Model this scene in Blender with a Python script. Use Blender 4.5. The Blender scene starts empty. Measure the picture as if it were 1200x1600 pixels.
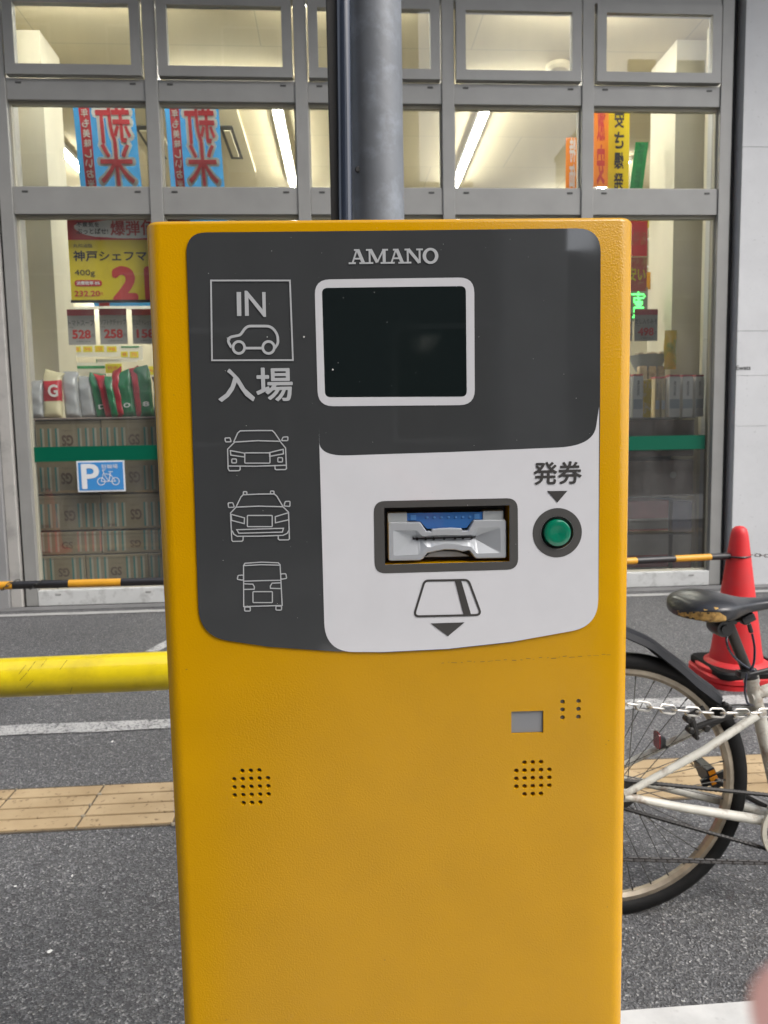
import bpy, bmesh, math, random
from mathutils import Vector, Matrix, Euler
R = math.radians
random.seed(7)
SC = bpy.context.scene
COL = SC.collection

# ------------------------------------------------------------------ camera
FPX = 1141.0
YAW, PITCH, ROLL, CAMZ = .0635, .0961, -.01828, 1.23
fw = Vector((math.sin(YAW)*math.cos(PITCH), math.cos(YAW)*math.cos(PITCH), -math.sin(PITCH)))
rr = Vector((math.cos(YAW), -math.sin(YAW), 0)); uu = rr.cross(fw)
c_, s_ = math.cos(ROLL), math.sin(ROLL)
CR, CU = rr*c_ + uu*s_, uu*c_ - rr*s_
CAMP = Vector((0, 0, CAMZ))
cd = bpy.data.cameras.new('camera'); cam = bpy.data.objects.new('camera', cd); COL.objects.link(cam)
m3 = Matrix((CR, CU, -fw)).transposed()
cam.matrix_world = Matrix.Translation(CAMP) @ m3.to_4x4()
cd.sensor_fit = 'HORIZONTAL'; cd.sensor_width = 36; cd.lens = 36*FPX/1200
cd.clip_start = .01; cd.clip_end = 400
cd.dof.use_dof = True; cd.dof.focus_distance = .66; cd.dof.aperture_fstop = 23
SC.camera = cam

# ------------------------------------------------------------------ light
w = bpy.data.worlds.new('World'); SC.world = w; w.use_nodes = True
nt = w.node_tree; nt.nodes.clear()
sky = nt.nodes.new('ShaderNodeTexSky'); sky.sky_type = 'NISHITA'; sky.sun_disc = False
SUN_EL, SUN_AZ = R(50), R(128)          # azimuth clockwise from +Y (towards the shop): the sun stands behind right
sky.sun_elevation = SUN_EL; sky.sun_rotation = SUN_AZ; sky.dust_density = 4; sky.air_density = 1.0
hs = nt.nodes.new('ShaderNodeHueSaturation'); hs.inputs['Saturation'].default_value = .45
bg = nt.nodes.new('ShaderNodeBackground'); bg.inputs[1].default_value = .15
wo = nt.nodes.new('ShaderNodeOutputWorld')
nt.links.new(sky.outputs[0], hs.inputs['Color']); nt.links.new(hs.outputs[0], bg.inputs[0]); nt.links.new(bg.outputs[0], wo.inputs[0])
sl = bpy.data.lights.new('sun', 'SUN'); sl.energy = .6; sl.angle = R(25); sl.color = (1, .96, .9)
so = bpy.data.objects.new('sun', sl); COL.objects.link(so)
sd = Vector((math.sin(SUN_AZ)*math.cos(SUN_EL), math.cos(SUN_AZ)*math.cos(SUN_EL), math.sin(SUN_EL)))
so.rotation_euler = sd.to_track_quat('Z', 'Y').to_euler(); so.location = (4, -4, 9)
vs = SC.view_settings; vs.view_transform = 'Standard'; vs.look = 'None'; vs.gamma = 1; vs.use_curve_mapping = False
vs.exposure = 1.05
SC.cycles.max_bounces = 7; SC.cycles.transparent_max_bounces = 12; SC.cycles.caustics_reflective = False
SC.cycles.caustics_refractive = False; SC.cycles.sample_clamp_indirect = 4
SC.cycles.use_denoising = True

# ------------------------------------------------------------------ measuring helpers (photo pixel -> point on a real plane)
def ray(px, py): return fw + CR*((px-600)/FPX) - CU*((py-800)/FPX)
def P(px, py, Y):
    d = ray(px, py); return CAMP + d*(Y/d.y)
def G(px, py, z=0.0):
    d = ray(px, py); return CAMP + d*((z-CAMZ)/d.z)
MYAW = R(-1.75)
MU = Vector((math.cos(MYAW), math.sin(MYAW), 0)); MN = Vector((math.sin(MYAW), -math.cos(MYAW), 0))
MO = Vector((0, .6239, 1.1988)); MBASE = MO + MU*.0508; MBASE.z = 0
def A(px, py):                            # on the machine's front plane: x along it from its middle, z from the ground
    d = ray(px, py); t = ((MO-CAMP).dot(MN))/d.dot(MN); q = CAMP + d*t - MO
    return (q.dot(MU) - .0508, q.z + 1.1988)

# ------------------------------------------------------------------ materials
_m = {}
def mat(name, col, rough=.5, metal=0., var=.0, vs_=8., bump=0., bs=80., coat=0., spec=.5, emit=None, es=0., dirt=None, dirt_scale=3., dirt_amt=.5, det=4., crough=.03):
    if name in _m: return _m[name]
    m = bpy.data.materials.new(name); m.use_nodes = True; n = m.node_tree.nodes; l = m.node_tree.links
    b = n['Principled BSDF']; b.inputs['Base Color'].default_value = (*col, 1)
    b.inputs['Roughness'].default_value = rough; b.inputs['Metallic'].default_value = metal
    b.inputs['Coat Weight'].default_value = coat; b.inputs['Coat Roughness'].default_value = crough
    b.inputs['Specular IOR Level'].default_value = spec
    tc = n.new('ShaderNodeTexCoord')
    out = None
    if var:
        nz = n.new('ShaderNodeTexNoise'); nz.inputs['Scale'].default_value = vs_; nz.inputs['Detail'].default_value = det
        l.new(tc.outputs['Object'], nz.inputs['Vector'])
        mr = n.new('ShaderNodeMapRange'); mr.inputs['From Min'].default_value = .3; mr.inputs['From Max'].default_value = .7
        mr.inputs['To Min'].default_value = 1-var; mr.inputs['To Max'].default_value = 1+var
        l.new(nz.outputs['Fac'], mr.inputs['Value'])
        mx = n.new('ShaderNodeMix'); mx.data_type = 'RGBA'; mx.blend_type = 'MULTIPLY'; mx.inputs[0].default_value = 1
        mx.inputs['A'].default_value = (*col, 1); l.new(mr.outputs[0], mx.inputs['B']); out = mx.outputs['Result']
    if dirt:
        nz = n.new('ShaderNodeTexNoise'); nz.inputs['Scale'].default_value = dirt_scale; nz.inputs['Detail'].default_value = 8
        nz.inputs['Roughness'].default_value = .65
        l.new(tc.outputs['Object'], nz.inputs['Vector'])
        mr = n.new('ShaderNodeMapRange'); mr.inputs['From Min'].default_value = .5; mr.inputs['From Max'].default_value = .68
        mr.inputs['To Max'].default_value = dirt_amt; l.new(nz.outputs['Fac'], mr.inputs['Value'])
        mx = n.new('ShaderNodeMix'); mx.data_type = 'RGBA'; l.new(mr.outputs[0], mx.inputs[0])
        if out: l.new(out, mx.inputs['A'])
        else: mx.inputs['A'].default_value = (*col, 1)
        mx.inputs['B'].default_value = (*dirt, 1); out = mx.outputs['Result']
    if out: l.new(out, b.inputs['Base Color'])
    if bump:
        nz = n.new('ShaderNodeTexNoise'); nz.inputs['Scale'].default_value = bs; nz.inputs['Detail'].default_value = 3
        l.new(tc.outputs['Object'], nz.inputs['Vector'])
        bp = n.new('ShaderNodeBump'); bp.inputs['Strength'].default_value = 1; bp.inputs['Distance'].default_value = bump
        l.new(nz.outputs['Fac'], bp.inputs['Height']); l.new(bp.outputs[0], b.inputs['Normal']); l.new(bp.outputs[0], b.inputs['Coat Normal'])
    if emit: b.inputs['Emission Color'].default_value = (*emit, 1); b.inputs['Emission Strength'].default_value = es
    _m[name] = m; return m

YEL = mat('golden_powder_coat', (.51, .262, .0), rough=.36, var=.04, vs_=14, bump=.00026, bs=620, coat=.62, crough=.04, spec=.0)
YEL.node_tree.nodes['Principled BSDF'].inputs['Coat IOR'].default_value = 1.55
DPAN = mat('dark_grey_acrylic', (.045, .047, .048), rough=.03, coat=.0, spec=1.0, var=.04, vs_=30)
WPAN = mat('white_acrylic', (.60, .60, .62), rough=.08, var=.02, vs_=30)
PRT = mat('light_grey_print', (.42, .43, .44), rough=.10)
PRTW = mat('pale_grey_print', (.55, .55, .57), rough=.10)
DPRT = mat('dark_print', (.07, .068, .065), rough=.25)
DPRT2 = mat('black_brown_print', (.055, .052, .05), rough=.15)
SCRN = mat('unlit_display', (.008, .012, .012), rough=.04)
BLK = mat('black_plastic', (.012, .012, .013), rough=.35)
BLKR = mat('black_rubber', (.007, .007, .007), rough=.65, spec=.25, var=.25, vs_=40, bump=.0004, bs=300)
SIL = mat('silver_plastic', (.44, .46, .48), rough=.28, metal=.35, var=.03)
SIL2 = mat('grey_plastic', (.34, .36, .37), rough=.4)
BLU = mat('blue_translucent_plastic', (.035, .13, .36), rough=.15, coat=.5)
BLUL = mat('blue_lens', (.07, .2, .45), rough=.2)
GRN = mat('green_push_button', (.0, .16, .085), rough=.14, coat=.6, spec=.6)
LAB = mat('grey_label', (.2, .205, .215), rough=.3)
SCR = mat('scratch', (.09, .045, .012), rough=.7)
GALV = mat('galvanised_steel', (.15, .162, .178), rough=.5, metal=.1, var=.15, vs_=9, dirt=(.26, .29, .33), dirt_scale=14, dirt_amt=.55, bump=.0006, bs=60)
PIPEY = mat('yellow_gloss_paint', (.67, .525, .008), rough=.28, coat=.5, var=.05, vs_=20, dirt=(.28, .2, .02), dirt_scale=9, dirt_amt=.35, bump=.0004, bs=60)
CHR = mat('steel_chain_metal', (.46, .445, .41), rough=.28, metal=.85, var=.2, vs_=60)
BLKM = mat('greasy_black_steel', (.02, .019, .018), rough=.5, metal=.4)
CONE = mat('red_cone_plastic', (.60, .018, .022), rough=.5, var=.08, vs_=6, dirt=(.45, .05, .05), dirt_scale=10, dirt_amt=.4)
BARY = mat('orange_bar_plastic', (.62, .30, .02), rough=.4, var=.08, vs_=20)
BARB = mat('black_bar_plastic', (.016, .016, .018), rough=.35, var=.1)
FRAMEW = mat('aged_cream_paint', (.52, .51, .455), rough=.38, dirt=(.14, .08, .04), dirt_scale=22, dirt_amt=.85, var=.1, vs_=20)
RIM = mat('dull_alloy_rim', (.36, .31, .24), rough=.4, metal=.6, var=.2, vs_=30)
FOAM = mat('torn_foam', (.45, .28, .09), rough=.9, var=.35, vs_=80, dirt=(.08, .04, .02), dirt_scale=60, dirt_amt=.8)
VINYL = mat('worn_black_vinyl', (.010, .011, .015), rough=.38, coat=.2, bump=.0012, bs=35, crough=.15)
RED = mat('red_reflector', (.22, .01, .015), rough=.2, coat=.5)
AMB = mat('amber_reflector', (.8, .3, .02), rough=.2, coat=.5)
ALU = mat('aluminium_frame', (.29, .29, .278), rough=.45, metal=.1, var=.06, vs_=5)
ALUD = mat('frame_gap', (.02, .02, .02), rough=.8)
SILLM = mat('pale_sill_paint', (.55, .56, .55), rough=.45, dirt=(.2, .2, .19), dirt_scale=12, dirt_amt=.5, var=.05)
CREAM = mat('cream_wall', (.74, .70, .56), rough=.75, var=.03, vs_=3)
WHITEP = mat('white_paper', (.72, .72, .69), rough=.6, var=.03)
GREYP = mat('grey_price_card', (.40, .39, .36), rough=.5, var=.03)
REDP = mat('red_poster_ink', (.50, .035, .03), rough=.5)
REDP2 = mat('dull_red_ink', (.42, .05, .06), rough=.5)
YELP = mat('yellow_poster_ink', (.66, .52, .015), rough=.45, dirt=(.5, .36, .02), dirt_scale=5, dirt_amt=.5)
YELB = mat('bright_yellow_ink', (.75, .68, .03), rough=.5)
BLUP = mat('sky_blue_cloth', (.06, .28, .62), rough=.7)
INKB = mat('black_ink', (.02, .02, .018), rough=.5)
INKG = mat('grey_ink', (.12, .12, .12), rough=.5)
ORAP = mat('orange_ink', (.75, .30, .06), rough=.5, dirt=(.6, .1, .1), dirt_scale=18, dirt_amt=.6)
GRNP = mat('green_ink', (.02, .26, .10), rough=.5)
GSTR = mat('dark_green_film', (.0, .10, .055), rough=.3)
SBLU = mat('sign_blue', (.05, .25, .58), rough=.35)
TUBE = mat('fluorescent_glow', (1, 1, 1), emit=(1, .97, .88), es=37)
LEDG = mat('green_led_glow', (0, .3, .05), emit=(.12, 1, .18), es=1.6)

def smear(m, sc, lo, hi):                # wiped dust: gloss varies over the surface
    n, l = m.node_tree.nodes, m.node_tree.links; b = n['Principled BSDF']; tc = n.new('ShaderNodeTexCoord'); mp = n.new('ShaderNodeMapping'); mp.inputs['Scale'].default_value = (1, 1, .35); mp.inputs['Rotation'].default_value = (0, .5, 0)
    nz = n.new('ShaderNodeTexNoise'); nz.inputs['Scale'].default_value = sc; nz.inputs['Detail'].default_value = 6; mr = n.new('ShaderNodeMapRange')
    mr.inputs['From Min'].default_value = .35; mr.inputs['From Max'].default_value = .7; mr.inputs['To Min'].default_value = lo; mr.inputs['To Max'].default_value = hi
    l.new(tc.outputs['Object'], mp.inputs[0]); l.new(mp.outputs[0], nz.inputs['Vector']); l.new(nz.outputs[0], mr.inputs[0]); l.new(mr.outputs[0], b.inputs['Roughness'])
smear(DPAN, 9, .015, .12); smear(SCRN, 12, .02, .14); smear(WPAN, 9, .05, .2); smear(YEL, 4, .35, .41)
def tex_mat(name, build):
    m = bpy.data.materials.new(name); m.use_nodes = True
    build(m.node_tree.nodes, m.node_tree.links, m.node_tree.nodes['Principled BSDF']); return m
def N(n, t, **k):
    x = n.new(t)
    for a, b in k.items():
        if a in x.inputs: x.inputs[a].default_value = b
        else: setattr(x, a, b)
    return x
def ramp(n, pts):
    r = n.new('ShaderNodeValToRGB'); e = r.color_ramp.elements
    while len(e) < len(pts): e.new(.5)
    for i, (p, c) in enumerate(pts): e[i].position = p; e[i].color = (*c, 1)
    return r

def _asphalt(n, l, b):
    tc = N(n, 'ShaderNodeTexCoord')
    warp = N(n, 'ShaderNodeTexNoise', Scale=60.); l.new(tc.outputs['Object'], warp.inputs['Vector'])
    mp = N(n, 'ShaderNodeVectorMath', operation='MULTIPLY_ADD'); mp.inputs[1].default_value = (.012, .012, .012)
    l.new(warp.outputs['Color'], mp.inputs[0]); l.new(tc.outputs['Object'], mp.inputs[2])
    v = N(n, 'ShaderNodeTexVoronoi', Scale=210.); l.new(mp.outputs[0], v.inputs['Vector'])
    v2 = N(n, 'ShaderNodeTexVoronoi', Scale=85.); l.new(mp.outputs[0], v2.inputs['Vector'])
    sp = N(n, 'ShaderNodeSeparateColor'); l.new(v.outputs['Color'], sp.inputs[0])
    r = ramp(n, [(0, (.052, .052, .054)), (.45, (.086, .087, .09)), (.78, (.135, .137, .14)), (.92, (.18, .18, .18)), (.98, (.33, .33, .32))]); l.new(sp.outputs[0], r.inputs[0])
    sp2 = N(n, 'ShaderNodeSeparateColor'); l.new(v2.outputs['Color'], sp2.inputs[0])
    r2 = ramp(n, [(0, (.7,)*3), (.6, (.97,)*3), (.9, (1.15,)*3), (.98, (1.6,)*3)]); l.new(sp2.outputs[0], r2.inputs[0])
    mx = N(n, 'ShaderNodeMix', data_type='RGBA', blend_type='MULTIPLY'); mx.inputs[0].default_value = .6
    l.new(r.outputs[0], mx.inputs['A']); l.new(r2.outputs[0], mx.inputs['B'])
    big = N(n, 'ShaderNodeTexNoise', Scale=1.1, Detail=6.); l.new(tc.outputs['Object'], big.inputs['Vector'])
    mr = N(n, 'ShaderNodeMapRange'); mr.inputs[1].default_value = .3; mr.inputs[2].default_value = .7; mr.inputs[3].default_value = .82; mr.inputs[4].default_value = 1.18
    l.new(big.outputs[0], mr.inputs[0])
    m2 = N(n, 'ShaderNodeMix', data_type='RGBA', blend_type='MULTIPLY'); m2.inputs[0].default_value = 1
    l.new(mx.outputs['Result'], m2.inputs['A']); l.new(mr.outputs[0], m2.inputs['B']); l.new(m2.outputs['Result'], b.inputs['Base Color'])
    b.inputs['Roughness'].default_value = .62
    ad = N(n, 'ShaderNodeMath', operation='ADD'); l.new(v.outputs['Distance'], ad.inputs[0]); l.new(sp2.outputs[1], ad.inputs[1])
    bp = N(n, 'ShaderNodeBump'); bp.inputs['Distance'].default_value = .004; bp.inputs['Strength'].default_value = .9
    l.new(ad.outputs[0], bp.inputs['Height']); l.new(bp.outputs[0], b.inputs['Normal'])
ASPH = tex_mat('asphalt', _asphalt)
def _paint(n, l, b):          # thin worn white paint: aggregate shows through
    tc = N(n, 'ShaderNodeTexCoord')
    v = N(n, 'ShaderNodeTexVoronoi', Scale=120.); l.new(tc.outputs['Object'], v.inputs['Vector'])
    sp = N(n, 'ShaderNodeSeparateColor'); l.new(v.outputs['Color'], sp.inputs[0])
    nz = N(n, 'ShaderNodeTexNoise', Scale=9., Detail=6.); l.new(tc.outputs['Object'], nz.inputs['Vector'])
    ad = N(n, 'ShaderNodeMath', operation='MULTIPLY_ADD'); ad.inputs[1].default_value = .5; l.new(sp.outputs[0], ad.inputs[0]); l.new(nz.outputs[0], ad.inputs[2])
    r = ramp(n, [(.45, (.08, .08, .08)), (.58, (.24, .24, .24)), (.85, (.42, .42, .41))]); l.new(ad.outputs[0], r.inputs[0])
    l.new(r.outputs[0], b.inputs['Base Color']); b.inputs['Roughness'].default_value = .6
    bp = N(n, 'ShaderNodeBump'); bp.inputs['Distance'].default_value = .003; l.new(v.outputs['Distance'], bp.inputs['Height']); l.new(bp.outputs[0], b.inputs['Normal'])
WPAINT = tex_mat('worn_white_road_paint', _paint)
def _concrete(c1, c2, sc, jx=None, jz=None):
    def f(n, l, b):
        tc = N(n, 'ShaderNodeTexCoord')
        nz = N(n, 'ShaderNodeTexNoise', Scale=sc, Detail=9., Roughness=.65); l.new(tc.outputs['Object'], nz.inputs['Vector'])
        r = ramp(n, [(.28, c1), (.72, c2)]); l.new(nz.outputs[0], r.inputs[0])
        n2 = N(n, 'ShaderNodeTexNoise', Scale=38., Detail=3.); l.new(tc.outputs['Object'], n2.inputs['Vector'])
        r2 = ramp(n, [(.25, (.6,)*3), (.36, (1.,)*3)]); l.new(n2.outputs[0], r2.inputs[0])
        mx = N(n, 'ShaderNodeMix', data_type='RGBA', blend_type='MULTIPLY'); mx.inputs[0].default_value = .45
        l.new(r.outputs[0], mx.inputs['A']); l.new(r2.outputs[0], mx.inputs['B'])
        l.new(mx.outputs['Result'], b.inputs['Base Color']); b.inputs['Roughness'].default_value = .8
        bp = N(n, 'ShaderNodeBump'); bp.inputs['Distance'].default_value = .003; l.new(nz.outputs[0], bp.inputs['Height']); l.new(bp.outputs[0], b.inputs['Normal'])
    return f
CONC = tex_mat('painted_concrete', _concrete((.52, .53, .54), (.62, .63, .64), 1.6))
CONCP = tex_mat('pillar_concrete', _concrete((.22, .22, .22), (.30, .30, .30), 2.2))
CONCD = tex_mat('dark_concrete', _concrete((.10, .10, .10), (.19, .19, .19), 3))
ISL = tex_mat('island_concrete', _concrete((.42, .42, .41), (.60, .60, .58), 7))
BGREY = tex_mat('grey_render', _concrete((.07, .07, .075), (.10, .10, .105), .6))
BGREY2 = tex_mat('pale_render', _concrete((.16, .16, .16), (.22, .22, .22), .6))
def _ceil(n, l, b):
    tc = N(n, 'ShaderNodeTexCoord')
    br = N(n, 'ShaderNodeTexBrick', Scale=1.); br.offset = .5
    br.inputs['Color1'].default_value = (.62, .55, .37, 1); br.inputs['Color2'].default_value = (.60, .53, .35, 1); br.inputs['Mortar'].default_value = (.45, .41, .30, 1)
    br.inputs['Mortar Size'].default_value = .004; br.inputs['Brick Width'].default_value = 1.82; br.inputs['Row Height'].default_value = .91
    l.new(tc.outputs['Object'], br.inputs['Vector'])
    nz = N(n, 'ShaderNodeTexVoronoi', Scale=28.); l.new(tc.outputs['Object'], nz.inputs['Vector'])
    r = ramp(n, [(.05, (.86,)*3), (.16, (1.,)*3)]); l.new(nz.outputs['Distance'], r.inputs[0])
    mx = N(n, 'ShaderNodeMix', data_type='RGBA', blend_type='MULTIPLY'); mx.inputs[0].default_value = .6
    l.new(br.outputs[0], mx.inputs['A']); l.new(r.outputs[0], mx.inputs['B']); l.new(mx.outputs['Result'], b.inputs['Base Color']); b.inputs['Roughness'].default_value = .9
CEIL = tex_mat('ceiling_boards', _ceil)
def _glass(n, l, b):
    n.remove(b); o = [x for x in n if x.type == 'OUTPUT_MATERIAL'][0]
    t = N(n, 'ShaderNodeBsdfTransparent'); t.inputs[0].default_value = (.93, .95, .93, 1)
    g = N(n, 'ShaderNodeBsdfGlossy'); g.inputs['Roughness'].default_value = .0
    f = N(n, 'ShaderNodeFresnel'); f.inputs['IOR'].default_value = 1.85
    m = N(n, 'ShaderNodeMixShader'); l.new(f.outputs[0], m.inputs[0]); l.new(t.outputs[0], m.inputs[1]); l.new(g.outputs[0], m.inputs[2])
    tc = N(n, 'ShaderNodeTexCoord'); mp = N(n, 'ShaderNodeMapping'); mp.inputs['Scale'].default_value = (2.2, 1, .7); nz = N(n, 'ShaderNodeTexNoise', Scale=3., Detail=7.); l.new(tc.outputs['Object'], mp.inputs[0]); l.new(mp.outputs[0], nz.inputs['Vector'])
    mr = N(n, 'ShaderNodeMapRange'); mr.inputs[1].default_value = .3; mr.inputs[2].default_value = .75; mr.inputs[3].default_value = .012; mr.inputs[4].default_value = .07; l.new(nz.outputs[0], mr.inputs[0])
    df = N(n, 'ShaderNodeBsdfDiffuse'); df.inputs[0].default_value = (.75, .75, .72, 1); m2 = N(n, 'ShaderNodeMixShader'); l.new(mr.outputs[0], m2.inputs[0]); l.new(m.outputs[0], m2.inputs[1]); l.new(df.outputs[0], m2.inputs[2]); l.new(m2.outputs[0], o.inputs[0])
def cloth_mat(name, c):
    def f(n, l, b):
        o = [x for x in n if x.type == 'OUTPUT_MATERIAL'][0]; b.inputs['Base Color'].default_value = (*c, 1); b.inputs['Roughness'].default_value = .8
        t = N(n, 'ShaderNodeBsdfTranslucent'); t.inputs[0].default_value = (*c, 1); m = N(n, 'ShaderNodeMixShader'); m.inputs[0].default_value = .6
        l.new(b.outputs[0], m.inputs[1]); l.new(t.outputs[0], m.inputs[2]); l.new(m.outputs[0], o.inputs[0])
    return tex_mat(name, f)
BLUP = cloth_mat('sky_blue_banner_cloth', (.06, .32, .72)); REDC = mat('red_banner_print', (.62, .03, .04), rough=.7); WHC = mat('white_banner_print', (.85, .84, .78), rough=.7)
GLASS = tex_mat('window_glass', _glass)
def _tile(n, l, b):
    tc = N(n, 'ShaderNodeTexCoord')
    nz = N(n, 'ShaderNodeTexNoise', Scale=5., Detail=9.); l.new(tc.outputs['Object'], nz.inputs['Vector'])
    r = ramp(n, [(.3, (.33, .235, .125)), (.7, (.46, .345, .20))]); l.new(nz.outputs[0], r.inputs[0])
    v = N(n, 'ShaderNodeTexNoise', Scale=55., Detail=4.); l.new(tc.outputs['Object'], v.inputs['Vector'])
    r2 = ramp(n, [(.3, (.35, .3, .25)), (.4, (1, 1, 1))]); l.new(v.outputs[0], r2.inputs[0])
    mx = N(n, 'ShaderNodeMix', data_type='RGBA', blend_type='MULTIPLY'); mx.inputs[0].default_value = .8
    l.new(r.outputs[0], mx.inputs['A']); l.new(r2.outputs[0], mx.inputs['B']); l.new(mx.outputs['Result'], b.inputs['Base Color']); b.inputs['Roughness'].default_value = .65
TILE = tex_mat('worn_yellow_tile', _tile)
TGROOVE = mat('tile_joint', (.10, .08, .055), rough=.9, var=.3, vs_=30)
def _carton(c):
    def f(n, l, b):
        tc = N(n, 'ShaderNodeTexCoord'); sx = N(n, 'ShaderNodeSeparateXYZ'); l.new(tc.outputs['Object'], sx.inputs[0])
        m = N(n, 'ShaderNodeMath', operation='MULTIPLY'); m.inputs[1].default_value = 1/.058; l.new(sx.outputs[0], m.inputs[0])
        fr = N(n, 'ShaderNodeMath', operation='FRACT'); l.new(m.outputs[0], fr.inputs[0])
        r = ramp(n, [(0, (.17, .14, .085)), (.25, c), (.5, (.26, .24, .18)), (.78, (.17, .14, .085))]); r.color_ramp.interpolation = 'CONSTANT'; l.new(fr.outputs[0], r.inputs[0])
        # top and bottom edges stay plain board
        ab = N(n, 'ShaderNodeMath', operation='ABSOLUTE'); su = N(n, 'ShaderNodeMath', operation='SUBTRACT'); su.inputs[1].default_value = .12
        l.new(sx.outputs[2], su.inputs[0]); l.new(su.outputs[0], ab.inputs[0])
        gt = N(n, 'ShaderNodeMath', operation='GREATER_THAN'); gt.inputs[1].default_value = .096; l.new(ab.outputs[0], gt.inputs[0])
        ax = N(n, 'ShaderNodeMath', operation='ABSOLUTE'); l.new(sx.outputs[0], ax.inputs[0])
        lt = N(n, 'ShaderNodeMath', operation='LESS_THAN'); lt.inputs[1].default_value = .062; l.new(ax.outputs[0], lt.inputs[0])
        mxm = N(n, 'ShaderNodeMath', operation='MAXIMUM'); l.new(gt.outputs[0], mxm.inputs[0]); l.new(lt.outputs[0], mxm.inputs[1])
        mx = N(n, 'ShaderNodeMix', data_type='RGBA'); l.new(mxm.outputs[0], mx.inputs[0]); l.new(r.outputs[0], mx.inputs['A']); mx.inputs['B'].default_value = (.17, .14, .085, 1)
        nz = N(n, 'ShaderNodeTexNoise', Scale=9., Detail=5.); l.new(tc.outputs['Object'], nz.inputs['Vector'])
        mr = N(n, 'ShaderNodeMapRange'); mr.inputs[3].default_value = .8; mr.inputs[4].default_value = 1.2; l.new(nz.outputs[0], mr.inputs[0])
        m2 = N(n, 'ShaderNodeMix', data_type='RGBA', blend_type='MULTIPLY'); m2.inputs[0].default_value = 1
        l.new(mx.outputs['Result'], m2.inputs['A']); l.new(mr.outputs[0], m2.inputs['B']); l.new(m2.outputs['Result'], b.inputs['Base Color']); b.inputs['Roughness'].default_value = .85
    return f
CARTT = tex_mat('teal_striped_cardboard', _carton((.03, .13, .115)))
CARTP = tex_mat('pink_striped_cardboard', _carton((.30, .13, .09)))
CARTD = mat('brown_board', (.27, .22, .19), rough=.8, var=.1)
CARTM = mat('maroon_print_board', (.34, .07, .08), rough=.6, var=.15, vs_=6)
CARTG = mat('pale_grey_board', (.46, .44, .40), rough=.7, var=.08)
CARTB = mat('navy_print_board', (.10, .12, .24), rough=.6, var=.1)

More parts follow.
